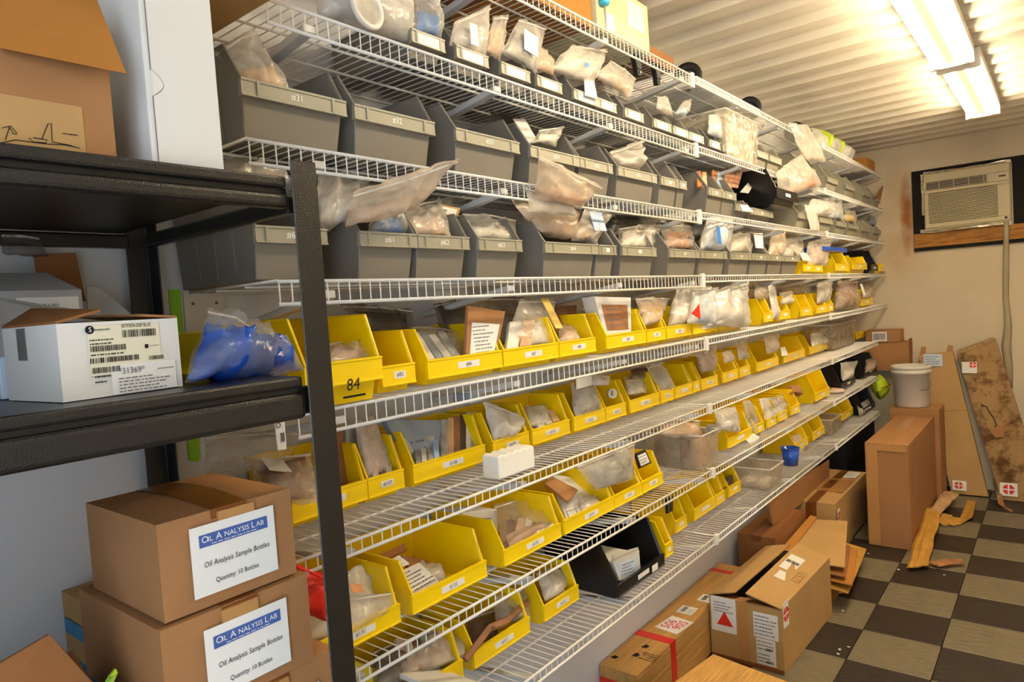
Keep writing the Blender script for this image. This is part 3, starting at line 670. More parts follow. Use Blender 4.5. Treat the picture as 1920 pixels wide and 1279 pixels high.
bag(3, 'round topped white bag', [(1500, 404), (1556, 408), (1566, 378), (1522, 372)], 'film_white', .09, 'white_part', .6)
bag(3, 'milky bag end', [(1552, 410), (1578, 412), (1580, 376), (1562, 380)], 'film_milky', .05, 'paleblue_part', .4)
bag(3, 'narrow milky strip', [(1520, 432, .325), (1536, 434, .325), (1532, 384, .3), (1508, 384, .3)], 'film_white', .02, None, place='hanging over front of third shelf', zip_=False)
small_box(3, 'flat white carton', [(1562, 410, .27), (1585, 412, .27), (1585, 403, .27), (1562, 401, .27)], .12, 'white_carton')
bag(3, 'clear bag of yellow parts', [(1582, 414), (1604, 420), (1604, 396), (1584, 392)], 'film_clear', .05, 'yellow_part', .6)
bag(3, 'bluish bag', [(1628, 420, .26), (1646, 424, .26), (1646, 400, .2), (1630, 398, .2)], 'film_clear', .05, 'blue_part', .6)
card(3, 'brown cardboard flap', [(1640, 372, .3), (1668, 378, .3), (1678, 342, .33), (1662, 341, .33)], 'cardboard', t=.006, name='cardboard_flap', place='jutting from second shelf at the back wall', cat='flap', lines=0)
# fourth shelf
bag(4, 'tall glossy clear bag', [(596, 425, .27), (652, 418, .27), (700, 330, .2), (592, 318, .2)], 'film_milky', .08, 'white_part', .5, amp=.4)
bag(4, 'long tan bag reaching up', [(646, 424, .31), (778, 388, .335), (864, 294, .43), (662, 362, .35)], 'film_tan', .06, 'tan_part', .35, amp=.22)
bag(4, 'clear bag of blue parts', [(688, 437), (772, 441), (758, 396, .22), (700, 392, .22)], 'film_clear', .06, 'blue_part', .8)
bag(4, 'milky fanned bag', [(752, 440), (846, 444), (826, 372, .2), (752, 396, .2)], 'film_milky', .06, 'tan_part', .5)
card(4, 'brown envelope with a white label', [(812, 442), (848, 446), (864, 390, .22), (826, 382, .22)], 'cardboard_light', t=.012, label_m='paper', lab=(.06, .84, .05, .92), lines=4)
bag(4, 'clear bag of pale parts', [(884, 446), (970, 452), (966, 412, .22), (866, 400, .22)], 'film_clear', .055, 'white_part', .5)
bag(4, 'tan bag standing high', [(1002, 374, .33), (1092, 390, .34), (1131, 350, .37), (1012, 291, .38)], 'film_tan', .06, 'orange_part', .4, amp=.25)
bag(4, 'broad tan bag', [(1014, 436), (1082, 448), (1090, 388, .22), (948, 366, .22)], 'film_tan', .07, 'tan_part', .5, amp=.25)
bag(4, 'curled milky bag', [(992, 400, .325), (1080, 404, .33), (1074, 380, .325), (986, 350, .32)], 'film_milky', .03, None, amp=.3)
bag(4, 'clear bag with a blue print', [(1072, 450), (1120, 453), (1146, 404, .25), (1098, 384, .25)], 'film_milky', .05, 'tan_part', .4, card=(.45, .5, .07, .06, 'paleblue_part'))
bag(4, 'clear bag of pale yellow tubes', [(1158, 462), (1226, 464), (1240, 420, .2), (1160, 428, .2)], 'film_clear', .06, 'white_part', .8)
bag(4, 'grey rumpled bag behind', [(1150, 436, .14), (1235, 434, .14), (1240, 398, .1), (1155, 396, .1)], 'film_dark', .06, 'grey_part', .7)
bag(4, 'clear bag of orange parts', [(1248, 464), (1302, 468), (1300, 424, .2), (1236, 422, .2)], 'film_clear', .06, 'orange_part', .7)
bag(4, 'tall white bag with a blue print', [(1314, 468), (1364, 470), (1378, 388, .27), (1326, 392, .27)], 'film_white', .07, 'paleblue_part', .5, card=(.25, .3, .035, .07, 'blue_part'))
bag(4, 'white bag top behind', [(1294, 440, .2), (1330, 444, .2), (1340, 408, .16), (1300, 412, .16)], 'film_white', .05, 'white_part', .5)
bag(4, 'milky bag of cloth', [(1366, 472), (1410, 476), (1406, 434, .22), (1366, 436, .22)], 'film_milky', .07, 'white_part', .7)
card(4, 'white rounded tag', [(1418, 465, .31), (1432, 466, .31), (1430, 437, .29), (1414, 437, .29)], 'paper', name='paper_tag', lines=3, cat='tag', group='paper tags')
bag(4, 'tan bag of parts', [(1438, 482), (1468, 486), (1474, 428, .24), (1448, 428, .24)], 'film_tan', .05, 'pink_part', .6)
bag(4, 'clear rumpled bag', [(1466, 482), (1508, 488), (1504, 440, .2), (1472, 442, .2)], 'film_milky', .07, 'white_part', .6)
bag(4, 'tall milky bag', [(1512, 502), (1548, 500), (1564, 438, .28), (1516, 454, .28)], 'film_milky', .06, 'pink_part', .7)
card(4, 'white torn note', [(1506, 488, .31), (1522, 490, .31), (1512, 474, .29), (1500, 474, .29)], 'paper', name='paper_tag', lines=0, cat='tag', group='paper tags')
bb = at(1548, 470, 0, .31); be = at(1590, 470, 0, .31)
tag(obj('blue_tray', MB().box(.06, .305, bb.y, be.y, ZS[3]+.140, ZS[3]+.165), 'blue_plastic', bevel=.003), 'blue plastic tray rim sitting on the yellow bins at far end of fourth shelf', 'tray')
bag(4, 'pale bag seen over the black rack', [(430, 345, .26), (548, 340, .26), (520, 313, .2), (416, 292, .2)], 'film_milky', .05, 'tan_part', .5, place='below left end of third shelf')
bag(4, 'dark crumpled film', [(4, 478, .05), (92, 480, .05), (70, 446, .04), (2, 440, .04)], 'film_dark', .03, None, place='under the back beam at far left of the rack', amp=.4)
# fifth shelf
bag(5, 'dark brown bag leaning back', [(702, 636, .14), (772, 632, .14), (772, 580, .1), (636, 570, .1)], 'film_dark', .06, 'dark_part', .8)
bag(5, 'small tan bag', [(612, 682, .31), (704, 674, .31), (702, 640, .22), (614, 646, .22)], 'film_clear', .05, 'tan_part', .8)
bag(5, 'stack of long clear packets', [(806, 680, .27), (874, 672, .27), (870, 622, .12), (770, 610, .12)], 'film_glass', .05, None, amp=.25)
bag(5, 'dark bag with coloured print', [(832, 622, .12), (880, 630, .12), (878, 560, .08), (812, 570, .08)], 'film_dark', .05, 'dark_part', .9)
card(5, 'brown envelope with white shipping label', [(873, 672, .285), (931, 663, .285), (948, 584, .27), (878, 573, .27)], 'cardboard', t=.01, label_m='paper', lab=(.12, .9, .02, .68), lines=8)
bag(5, 'grey smoky bag behind the envelope', [(930, 650, .16), (976, 640, .16), (982, 556, .1), (890, 556, .1)], 'film_dark', .05, 'grey_part', .6)
bag(5, 'clear pack with yellow board', [(944, 656, .27), (1041, 646, .27), (1040, 560, .2), (974, 560, .2)], 'film_clear', .035, 'white_part', .5, card=(.8, .6, .035, .10, 'yellow_part'), amp=.15)
card(5, 'orange brown packet', [(1042, 625, .2), (1076, 618, .2), (1082, 572, .15), (1042, 574, .15)], 'brown_part', t=.01, lines=0)
bag(5, 'tiny clear bag with print', [(1048, 643), (1088, 638), (1078, 606, .2), (1048, 610, .2)], 'film_clear', .03, 'tan_part', .8)
card(5, 'pale rolled sheet', [(1078, 596, .2), (1090, 598, .2), (1116, 566, .1), (1106, 560, .1)], 'white_carton', t=.01, lines=0, name='sheet_roll', cat='sheet')
small_box(5, 'white carton with brown and green print', [(1135, 632, .27), (1184, 628, .27), (1183, 558, .25), (1115, 556, .25)], .05, 'white_carton', label_m='brown_part')
bag(5, 'clear bag of tan powder', [(1206, 612), (1240, 602), (1256, 558, .22), (1190, 558, .22)], 'film_clear', .04, 'tan_part', .8)
bag(5, 'tall pale bag', [(1252, 612), (1304, 606), (1306, 528, .25), (1268, 536, .25)], 'film_milky', .06, 'white_part', .6)
o = bag(5, 'white bag with an orange triangle label', [(1290, 606, .305), (1346, 610, .305), (1348, 538, .28), (1300, 538, .28)], 'film_white', .06, 'paleblue_part', .8)
q = [at(1296, 588, 0, .345), at(1313, 599, 0, .345), at(1311, 570, 0, .345)]
obj('warning_triangle', MB().slab(q, (.0012, 0, 0)), 'red_ink', o)
bag(5, 'large crumpled milky bag', [(1326, 614, .305), (1405, 612, .305), (1403, 526, .28), (1336, 545, .28)], 'film_white', .10, 'white_part', .5, amp=.3)
bag(5, 'clear flared bag', [(1416, 562, .25), (1440, 562, .25), (1442, 526, .2), (1412, 530, .2)], 'film_milky', .05, 'tan_part', .4)
bag(5, 'narrow upright milky bag', [(1448, 600), (1462, 598), (1450, 530, .25), (1440, 540, .25)], 'film_white', .04, 'pink_part', .7)
bag(5, 'clear bag of white parts', [(1464, 570), (1490, 566), (1486, 544, .2), (1462, 548, .2)], 'film_milky', .05, 'white_part', .6)
bag(5, 'flat rolled clear bag', [(1468, 552, .15), (1512, 550, .15), (1515, 532, .1), (1462, 534, .1)], 'film_milky', .05, 'tan_part', .4)
bag(5, 'pale sleeves standing upright', [(1532, 570), (1554, 566), (1562, 522, .24), (1530, 534, .24)], 'film_milky', .05, 'grey_part', .7)
o = bag(5, 'rounded bag of brown parts with white labels', [(1566, 580, .30), (1610, 578, .30), (1606, 526, .25), (1570, 526, .25)], 'film_clear', .12, 'brown_part', .95, seed=41, card=(.75, .55, .07, .08, 'paper'), amp=.15)
bag(5, 'pinkish clear bag', [(1616, 560), (1640, 556), (1638, 532, .22), (1618, 534, .22)], 'film_milky', .06, 'pink_part', .6)
# sixth shelf
bag(6, 'bubble wrap bag', [(384, 892, .22), (520, 872, .22), (592, 812, .12), (384, 818, .12)], 'film_glass', .05, None, place='at left end of sixth shelf behind the rack', amp=.35)
bag(6, 'clear bag of copper brown cloth', [(486, 932, .24), (600, 940, .24), (580, 846, .14), (470, 872, .14)], 'film_clear', .05, 'brown_part', .9, card=(.25, .55, .05, .045, 'paper'), place='left of the black post on sixth shelf')
card(6, 'brown backed packet', [(632, 915, .12), (652, 912, .12), (642, 800, .09), (622, 800, .09)], 'brown_part', t=.012, lines=0)
card(6, 'grey sleeve', [(655, 915, .12), (675, 910, .12), (668, 800, .09), (648, 800, .09)], 'silver_part', t=.012, lines=0)
bag(6, 'tall mauve pack', [(684, 900, .15), (738, 890, .15), (702, 780, .1), (664, 790, .1)], 'film_clear', .04, 'pink_part', .9)
card(6, 'dark patterned packet', [(704, 895, .14), (730, 890, .14), (726, 836, .12), (702, 838, .12)], 'dark_part', t=.012, lines=0)
card(6, 'blue grey boxed sheet', [(770, 876, .14), (822, 862, .14), (828, 788, .1), (722, 786, .1)], mat('bluegrey', '8f9aa6', .5, .4, var=.25, scale=14), t=.02, lines=3, label_m='silver_part')
for k, (a, m, lk) in enumerate([(826, 'grey_part', 'grey upright packet'), (838, 'tan_part', 'tan upright packet'), (850, 'brown_part', 'brown upright packet'), (862, 'dark_part', 'dark red upright packet'), (873, 'white_part', 'white edged upright packet'), (882, 'silver_part', 'silver upright packet')]):
    card(6, lk, [(a, 862-k*3, .15), (a+13, 858-k*3, .15), (a+15, 786-k*3, .1), (a+2, 786-k*3, .1)], m, t=.02, lines=0)
tag(obj('clamp_block', MB().box(.10, .16, ypx(880, .16, 1.33), ypx(906, .16, 1.33), ZS[5]+.175, ZS[5]+.205), mat('pale_blue_metal', 'a9b8c8', .3, .5, metal=.4, var=.1), bevel=.003), 'small bluish metal block wedged under fifth shelf above upright packets', 'block')
bag(6, 'white bubble bag', [(926, 826, .165), (970, 818, .165), (986, 786, .15), (904, 748, .13)], 'film_white', .06, 'white_part', .8)
a_ = at(930, 877, 2, ZS[5]+.004); f0 = ypx(932, .30, ZS[5]+.05); f1 = ypx(999, .30, ZS[5]+.05)
mb = MB(); nt_ = 5
pts = []
for k in range(nt_*2+1):
    yy = f0+(f1-f0)*k/(nt_*2); pts.append((.305, yy, ZS[5]+.060+(.005 if k % 2 else 0)))
pts = [(.305, f0, ZS[5]+.004)]+pts+[(.305, f1, ZS[5]+.004)]
tag(obj('foam_block', MB().slab([p for p in pts], (-.055, 0, 0)), 'foam', bevel=.004), 'white notched foam block standing on front of sixth shelf', 'block')
bag(6, 'bag of white leaflets', [(988, 800, .16), (1040, 796, .16), (1022, 756, .1), (982, 762, .1)], 'film_clear', .04, 'white_part', .9)
card(6, 'white folded paper', [(985, 800, .15), (1005, 802, .15), (1020, 760, .1), (996, 762, .1)], 'paper', lines=3, name='leaflet', cat='leaflet')
bag(6, 'grey bundle of clear sleeves', [(1078, 782, .165), (1128, 768, .165), (1116, 716, .15), (1070, 720, .15)], 'film_clear', .05, 'grey_part', .9, amp=.25)
card(6, 'white square label tag', [(1082, 730, .19), (1110, 722, .19), (1110, 700, .18), (1082, 705, .18)], 'paper', name='paper_tag', lines=0, cat='tag', group='paper tags')
bag(6, 'small bright bag lying high', [(1106, 722, .17), (1142, 722, .17), (1144, 706, .15), (1110, 700, .15)], 'film_white', .03, 'white_part', .6)
c = at(1147, 738, 0, .165); r_ = obj('plastic_ring', MB().lathe([(.012, -.008), (.017, -.008), (.017, .008), (.012, .008), (.012, -.008)], c, 18, (1, -.3, .1)), 'white_part', smooth=True); tag(r_, 'white plastic ring in the bin numbered 112 on sixth shelf', 'ring')
bag(6, 'bag of white labelled parts', [(1176, 742, .165), (1212, 736, .165), (1206, 706, .12), (1170, 706, .12)], 'film_clear', .045, 'white_part', .8)
bag(6, 'brown packet behind', [(1180, 712, .12), (1222, 706, .12), (1226, 684, .08), (1182, 690, .08)], 'film_dark', .04, 'brown_part', .8)
bag(6, 'crumpled grey bag', [(1240, 738, .165), (1264, 728, .165), (1240, 676, .14), (1212, 686, .14)], 'film_clear', .05, 'grey_part', .5)
bag(6, 'tall pink lined bag', [(1316, 700, .165), (1344, 694, .165), (1342, 640, .14), (1300, 656, .14)], 'film_clear', .05, 'pink_part', .85)
bag(6, 'small pale bag', [(1358, 682, .165), (1378, 676, .165), (1372, 656, .14), (1354, 660, .14)], 'film_milky', .03, 'pink_part', .8)
bag(6, 'clear bag', [(1386, 676, .165), (1404, 672, .165), (1398, 636, .14), (1380, 640, .14)], 'film_clear', .04, 'grey_part', .4)
bag(6, 'milky bag', [(1438, 664, .165), (1458, 660, .165), (1462, 622, .14), (1432, 632, .14)], 'film_milky', .05, 'pink_part', .6)
card(6, 'white card with a black mark', [(1466, 668, .18), (1478, 666, .18), (1472, 650, .16), (1464, 652, .16)], 'paper', t=.002, lines=1, name='paper_tag', cat='tag', group='paper tags')
bag(6, 'white bag', [(1522, 652, .165), (1552, 644, .165), (1548, 620, .14), (1518, 626, .14)], 'film_white', .05, 'white_part', .6)
tb_, a0, a1 = tub('clear_tub', 'clear tub with pinkish bottom on sixth shelf near its right end', 6, 1562, 1604, 0, .22, .17, .19)
obj('contents', MB().box(.05, .20, a0+.05, a1-.05, ZS[5]+.01, ZS[5]+.05), 'pink_part', tb_, bevel=.01)
# seventh shelf
o = obj('red_pouch', pillow([at(556, 1140, 0, .30), at(612, 1165, 0, .30), at(612, 1078, 0, .27), at(553, 1056, 0, .27)], .05, 31, .1, 12, 12, .5, tight=1.0), 'red_part', smooth=True)
tag(o, 'bright red pouch at left end of seventh shelf beside the black post', 'pouch'); obj('seam', MB().tube([at(556, 1064, 0, .315), at(584, 1074, 0, .325), at(610, 1086, 0, .315)], .0025, 5), 'red_part', o)
bag(7, 'large milky bag with orange print', [(566, 1205, .25), (722, 1180, .25), (690, 1050, .15), (575, 1120, .18)], 'film_white', .08, 'white_part', .7, card=(.55, .55, .03, .02, 'orange_part'), amp=.3)
bag(7, 'clear sheet bag', [(640, 1196, .265), (740, 1140, .265), (738, 1110, .25), (640, 1120, .25)], 'film_clear', .03, None)
card(7, 'white label sheet in front', [(774, 1130, .25), (832, 1096, .25), (786, 1054, .15), (748, 1072, .15)], 'paper', t=.004, lines=7, name='label_sheet', cat='sheet', lab=(.06, .94, .06, .94), label_m='paper')
card(7, 'white label sheet behind', [(738, 1070, .15), (768, 1056, .15), (748, 1040, .12), (720, 1056, .12)], 'paper', t=.004, lines=3, name='label_sheet', cat='sheet', label_m='paper')
card(7, 'brown kraft packet', [(770, 1068, .14), (826, 1090, .18), (800, 1050, .1), (752, 1040, .1)], 'cardboard', t=.012, lines=0)
bag(7, 'silver crumpled bag', [(792, 1090, .2), (842, 1092, .22), (826, 1056, .14), (788, 1052, .14)], 'film_milky', .04, 'white_part', .7)
card(7, 'long brown flap', [(688, 1066, .12), (764, 1030, .12), (758, 1018, .1), (690, 1050, .1)], 'cardboard_dark', t=.006, lines=0)
small_box(7, 'white carton with black print', [(868, 1004, .12), (934, 1000, .12), (932, 955, .12), (868, 962, .12)], .09, 'white_carton', label_m='paper', place='behind the second yellow bin on seventh shelf')
bag(7, 'large bag of brown and grey packets', [(944, 1036, .255), (1044, 990, .255), (1012, 930, .1), (926, 946, .1)], 'film_glass', .07, 'tan_part', .3, amp=.3)
card(7, 'white edged packet', [(1004, 1010, .262), (1046, 985, .262), (1042, 978, .25), (1002, 1000, .25)], 'paper', t=.004, lines=0)
card(7, 'grey brown sleeve', [(946, 1030, .2), (1000, 1000, .2), (1010, 960, .1), (950, 975, .1)], 'brown_part', t=.01, lines=0)
card(7, 'brown kraft envelope on top', [(1022, 906, .16), (1066, 940, .24), (1084, 918, .22), (1030, 890, .14)], 'cardboard', t=.01, lines=0)
card(7, 'stack of white papers', [(1062, 976, .255), (1128, 958, .26), (1098, 900, .12), (1036, 888, .1)], 'paper', t=.015, lines=4, name='paper_stack', cat='papers')
bag(7, 'clear bag of white parts', [(1090, 968, .262), (1126, 958, .262), (1124, 930, .22), (1086, 930, .22)], 'film_milky', .04, 'white_part', .8)
bag(7, 'grey bundle of clear sleeves', [(1118, 920, .265), (1190, 898, .265), (1190, 828, .24), (1078, 872, .24)], 'film_clear', .06, 'grey_part', .85, amp=.3)
card(7, 'white card in a black frame', [(1201, 878, .255), (1222, 868, .255), (1210, 842, .235), (1192, 850, .235)], 'black_metal', t=.01, name='framed_card', label_m='paper', lab=(.08, .86, .1, .8), cat='card', lines=3)
tb_, a0, a1 = tub('clear_tub', 'large clear tub of brown packs on seventh shelf at the joint', 7, 1316, 1348, 0, .312, .135, .24)
for k in range(5):
    x = .10+k*.038; obj('contents', MB().box(x, x+.03, a0+.02, a1-.02, ZS[6]+.012, ZS[6]+.12+.02*(k % 2)), ('brown_part', 'tan_part', 'grey_part')[k % 3], tb_, bevel=.004)
tag(obj('grey_gadget', MB().hexa([at(1322, 812, 0, .29), at(1352, 812, 0, .29), at(1352, 806, 0, .25), at(1326, 806, 0, .25)], [at(1322, 802, 0, .29), at(1352, 800, 0, .29), at(1352, 795, 0, .25), at(1326, 795, 0, .25)]), 'silver_part', bevel=.002), 'grey flat gadget lying across the large clear tub', 'gadget')
bag(7, 'clear bag heaped with tan strips', [(1236, 812, .2), (1318, 820, .29), (1312, 788, .22), (1240, 790, .15)], 'film_clear', .05, 'tan_part', .8, place='on top of the large clear tub')
bag(7, 'bright white bag', [(1346, 806, .28), (1388, 810, .28), (1380, 762, .24), (1340, 770, .24)], 'film_white', .06, 'white_part', .7)
card(7, 'white tilted card', [(1408, 834, .285), (1426, 820, .285), (1412, 812, .27), (1398, 824, .27)], 'paper', lines=0, name='paper_tag', cat='tag', group='paper tags')
bag(7, 'narrow clear bag of grey parts', [(1404, 812, .26), (1424, 812, .26), (1408, 750, .22), (1392, 752, .22)], 'film_clear', .04, 'grey_part', .6)
bag(7, 'white scrap bag', [(1432, 790, .26), (1470, 782, .26), (1466, 742, .22), (1424, 748, .22)], 'film_white', .05, 'white_part', .6)
bag(7, 'pinkish clear bag', [(1458, 775, .26), (1474, 770, .26), (1470, 736, .22), (1456, 740, .22)], 'film_milky', .04, 'pink_part', .6)
card(7, 'small brown carton', [(1490, 735, .25), (1506, 738, .25), (1500, 722, .22), (1482, 722, .22)], 'cardboard', t=.03, lines=0, name='carton', cat='box', group='small cartons on the shelves')
o = obj('pale_disc', MB().lathe([(0, 0), (.06, 0), (.07, .01), (.06, .02), (0, .022)], (.24, ypx(1562, .24, ZS[6]+.02), ZS[6]+.006), 20), 'pink_part', smooth=True); tag(o, 'flat round pale disc lying on seventh shelf beside the black bin', 'disc'); obj('centre_cap', MB().lathe([(0, .021), (.02, .021), (.018, .027), (0, .027)], (.24, ypx(1562, .24, ZS[6]+.02), ZS[6]+.006), 14), 'tan_part', o)
bag(7, 'white bag in black bin', [(1580, 715, .28), (1600, 708, .28), (1608, 676, .24), (1576, 680, .24)], 'film_white', .06, 'white_part', .7)
bag(7, 'pale pack', [(1622, 700, .28), (1642, 692, .28), (1646, 670, .24), (1624, 674, .24)], 'film_milky', .05, 'tan_part', .7)
# bottom shelf
bag(8, 'bundle of upright clear sleeves', [(742, 1270, .19), (852, 1240, .19), (832, 1176, .1), (735, 1206, .1)], 'film_clear', .07, 'pink_part', .9, amp=.25)
bag(8, 'grey draped bag', [(700, 1290, .2), (770, 1279, .2), (756, 1200, .12), (700, 1220, .12)], 'film_dark', .06, 'grey_part', .8)
card(8, 'clear folded sleeve', [(850, 1236, .19), (872, 1224, .19), (868, 1170, .12), (846, 1180, .12)], 'film_milky', t=.02, lines=0, name='plastic_sleeve', cat='sleeve')
small_box(8, 'flat white carton with small print', [(815, 1300, .31), (915, 1300, .31), (912, 1285, .31), (815, 1290, .31)], .18, 'white_carton', label_m='paper', place='lying on the front of bottom shelf')
pth = [at(872, 1238, 0, .20), at(918, 1178, 0, .20), at(948, 1166, 0, .19), at(990, 1128, 0, .17)]
o = obj('bent_bar', MB().tube(pth, [.011, .012, .012, .011], 4), 'brown_part', bevel=.002); tag(o, 'bent brown bar lying across the bin numbered 151 on bottom shelf', 'bar')
obj('rivet', MB().lathe([(0, 0), (.004, 0), (.004, .003), (0, .003)], pth[1]+Vector((.012, 0, .004)), 10, (1, 0, 0)), 'metal_dull', o)
bag(8, 'bluish clear bag', [(930, 1170, .17), (994, 1166, .18), (990, 1100, .12), (926, 1120, .12)], 'film_clear', .05, 'silver_part', .6)
bag(8, 'dark brown bag', [(882, 1218, .14), (936, 1190, .15), (930, 1140, .1), (872, 1160, .1)], 'film_dark', .05, 'brown_part', .8)
bag(8, 'clear packet with white sheet', [(1022, 1128, .19), (1060, 1110, .19), (1046, 1060, .14), (1006, 1076, .14)], 'film_milky', .04, 'white_part', .8)
card(8, 'upright grey sleeve', [(1044, 1112, .18), (1062, 1100, .18), (1064, 1056, .14), (1052, 1058, .14)], 'silver_part', t=.012, lines=0)
o = small_box(8, 'white carton with a lifted flap', [(1162, 1090, .27), (1202, 1074, .27), (1199, 1036, .27), (1150, 1054, .27)], .15, 'white_carton', label_m='paper_blue')
q = [at(1150, 1054, 0, .27), at(1199, 1036, 0, .27), at(1196, 1027, 0, .25), at(1150, 1040, 0, .23)]
obj('lid_flap', MB().slab(q, (0, 0, .002)), 'white_carton', o)
patch(BINS[8][3][2], 'paper_label', 'paper', at(1228, 1064, 0, .303), (0, 1, 0), (0, 0, 1), .04, .022)
card(8, 'small black gadget', [(1254, 962, .2), (1262, 958, .2), (1262, 930, .18), (1252, 934, .18)], 'black_metal', t=.015, lines=0, name='gadget', cat='gadget', group='gadgets')
card(8, 'dark reddish gadget', [(1362, 915, .19), (1376, 908, .19), (1374, 890, .17), (1358, 896, .17)], 'dark_part', t=.02, lines=0, name='gadget', cat='gadget', group='gadgets')
tb_, a0, a1 = tub('clear_tub', 'low clear tub on bottom shelf left of the blue cup', 8, 1444, 1469, 0, .312, .10, .20)
obj('contents', MB().box(.14, .29, a0+.02, a1-.02, ZS[7]+.01, ZS[7]+.03), 'white_part', tb_, bevel=.006)
yc = ypx(1482, .24, ZS[7]+.06)
o = obj('blue_cup', MB().lathe([(0, 0), (.036, 0), (.046, .09), (.043, .09), (.034, .006), (0, .006)], (.24, yc, ZS[7]+.005), 20), 'deep_blue_part', smooth=True); tag(o, 'dark blue plastic cup on bottom shelf right of the low clear tub', 'cup')
obj('rolled_rim', MB().lathe([(.044, .086), (.049, .086), (.049, .092), (.044, .092), (.044, .086)], (.24, yc, ZS[7]+.005), 20), 'blue_plastic', o)
bag(8, 'pale tubes in clear bag', [(1494, 860, .2), (1510, 850, .2), (1500, 812, .16), (1484, 818, .16)], 'film_milky', .04, 'white_part', .8)
bag(8, 'pink clear bag', [(1510, 830, .16), (1530, 820, .18), (1526, 806, .14), (1510, 810, .14)], 'film_milky', .04, 'pink_part', .8)
tb_, a0, a1 = tub('clear_tub', 'small clear tub near the far end of bottom shelf', 8, 1560, 1578, 0, .25, .10, .15)
bag(8, 'white pack in black bin', [(1612, 780, .26), (1634, 768, .26), (1628, 748, .22), (1606, 760, .22)], 'film_white', .05, 'white_part', .7)
o = obj('lime_pack', pillow([(.31, 5.60, .70), (.31, 5.78, .70), (.29, 5.77, .87), (.29, 5.61, .87)], .12, 52, .12, 10, 10, .6), 'lime_tape', smooth=True); tag(o, 'lime green wrapped pack at the end of bottom shelf beside the bucket', 'pack'); obj('strap', MB().tube([(.33, 5.58, .79), (.375, 5.69, .80), (.33, 5.80, .79)], .004, 5), 'kraft_paper', o)
# rows of thin upright packets
def packets(s, n, px0, px1, y0, y1, x, mats, what, lean=10, xt=None):
    for k in range(n):
        a = px0+(px1-px0)*k/n; b_ = a+(px1-px0)/n*.86; m = mats[k % len(mats)]; f = k/max(1, n-1); ya = y0[0]*(1-f)+y0[1]*f; yb = y1[0]*(1-f)+y1[1]*f+(k*7 % 5)*2
        card(s, f'{what}, {ORD[k]} of the row', [(a, ya, x), (b_, ya-2, x), (b_-lean, yb, xt or x-.05), (a-lean, yb+1, xt or x-.05)], m, t=.012, lines=0, name='packet', cat='packet', group='rows of upright packets')
packets(5, 4, 806, 868, (680, 672), (622, 616), .282, ['white_part', 'silver_part', 'white_part', 'grey_part'], 'long shiny packet', 34, .16)
packets(5, 2, 950, 1000, (655, 650), (602, 596), .283, ['white_part', 'tan_part'], 'pale folded packet', -6, .24)
packets(6, 3, 700, 738, (900, 892), (842, 838), .165, ['pink_part', 'dark_part', 'grey_part'], 'narrow mauve packet', 4)
packets(6, 4, 780, 826, (868, 858), (836, 820), .168, ['silver_part', 'white_part', 'grey_part', 'paleblue_part'], 'short blue grey packet', 3)
packets(6, 3, 1010, 1052, (800, 790), (768, 760), .166, ['paper', 'white_part', 'tan_part'], 'white paper packet', 12)
packets(6, 3, 1082, 1124, (780, 770), (736, 730), .168, ['grey_part', 'white_part', 'silver_part'], 'grey clear sleeve', 4)
packets(7, 5, 958, 1036, (1030, 992), (970, 950), .262, ['tan_part', 'white_part', 'brown_part', 'white_part', 'grey_part'], 'tan and white flat packet', -14, .16)
packets(7, 3, 1070, 1120, (972, 958), (932, 918), .262, ['paper', 'white_part', 'paper'], 'white paper packet', 20, .18)
packets(7, 4, 1126, 1184, (914, 898), (856, 840), .265, ['silver_part', 'grey_part', 'white_part', 'grey_part'], 'grey clear sleeve', 6)
packets(8, 6, 756, 850, (1262, 1240), (1196, 1180), .19, ['pink_part', 'white_part', 'brown_part', 'grey_part', 'white_part', 'pink_part'], 'long clear sleeve', 14, .13)
packets(3, 2, 1308, 1328, (350, 351), (320, 318), .29, ['orange_part', 'tan_part'], 'orange packet', 2)
# tag hanging from the fifth shelf, left end
tg = card(5, 'narrow beige tag with black print', [(521, 845, .325), (538, 843, .325), (534, 786, .325), (515, 788, .325)], 'white_carton', t=.003, name='hanging_tag', lines=0, place='hanging from left end of fifth shelf', cat='tag', group='paper tags')
c = at(523, 798, 0, .3255); lettering(tg, 'O.', c, (0, 1, 0), (0, 0, 1), .014, 'ink')
patch(tg, 'print_block', 'ink_grey', at(530, 820, 0, .3255), (0, 1, 0), (0, 0, 1), .007, .016)

# ------------------------------------------------------------------ black steel rack at the left
RX, RY0, RY1 = .56, -.62, .607
rack = empty('storage_rack', 'black hammered steel storage rack at the left front of the photo', 'rack')
def post(x, y, sx, sy):
    w, t_ = .042, .003
    pts = [(x, y), (x+sx*w, y), (x+sx*w, y+sy*t_), (x+sx*t_, y+sy*t_), (x+sx*t_, y+sy*w), (x, y+sy*w)]
    obj('post', MB().slab([(a, b, 0) for a, b in pts], (0, 0, 1.778)), 'rack_black', rack, bevel=.0012, seg=1)
post(RX+.004, RY1, -1, -1); post(.018, RY1, 1, -1); post(RX+.004, RY0, -1, 1); post(.018, RY0, 1, 1)
def deck(z, h):
    obj('shelf_deck', MB().box(.022, RX-.002, RY0+.004, RY1-.046, z-.016, z), 'rack_black', rack, bevel=.004, seg=2)
    obj('beam', MB().box(RX-.022, RX-.003, RY0+.045, RY1-.042, z-h, z-.023), 'rack_black', rack, bevel=.007, seg=3)
    obj('beam', MB().box(.022, .04, RY0+.045, RY1-.042, z-h, z-.019), 'rack_black', rack, bevel=.004)
    for y in (RY0+.006, RY1-.024): obj('side_beam', MB().box(.06, RX-.04, y, y+.018, z-h, z-.019), 'rack_black', rack, bevel=.004)
    obj('groove_strip', MB().box(RX-.026, RX-.012, RY0+.045, RY1-.042, z-.024, z-.015), 'black_metal', rack)
D1, D2, D3 = 1.755, 1.478, .918
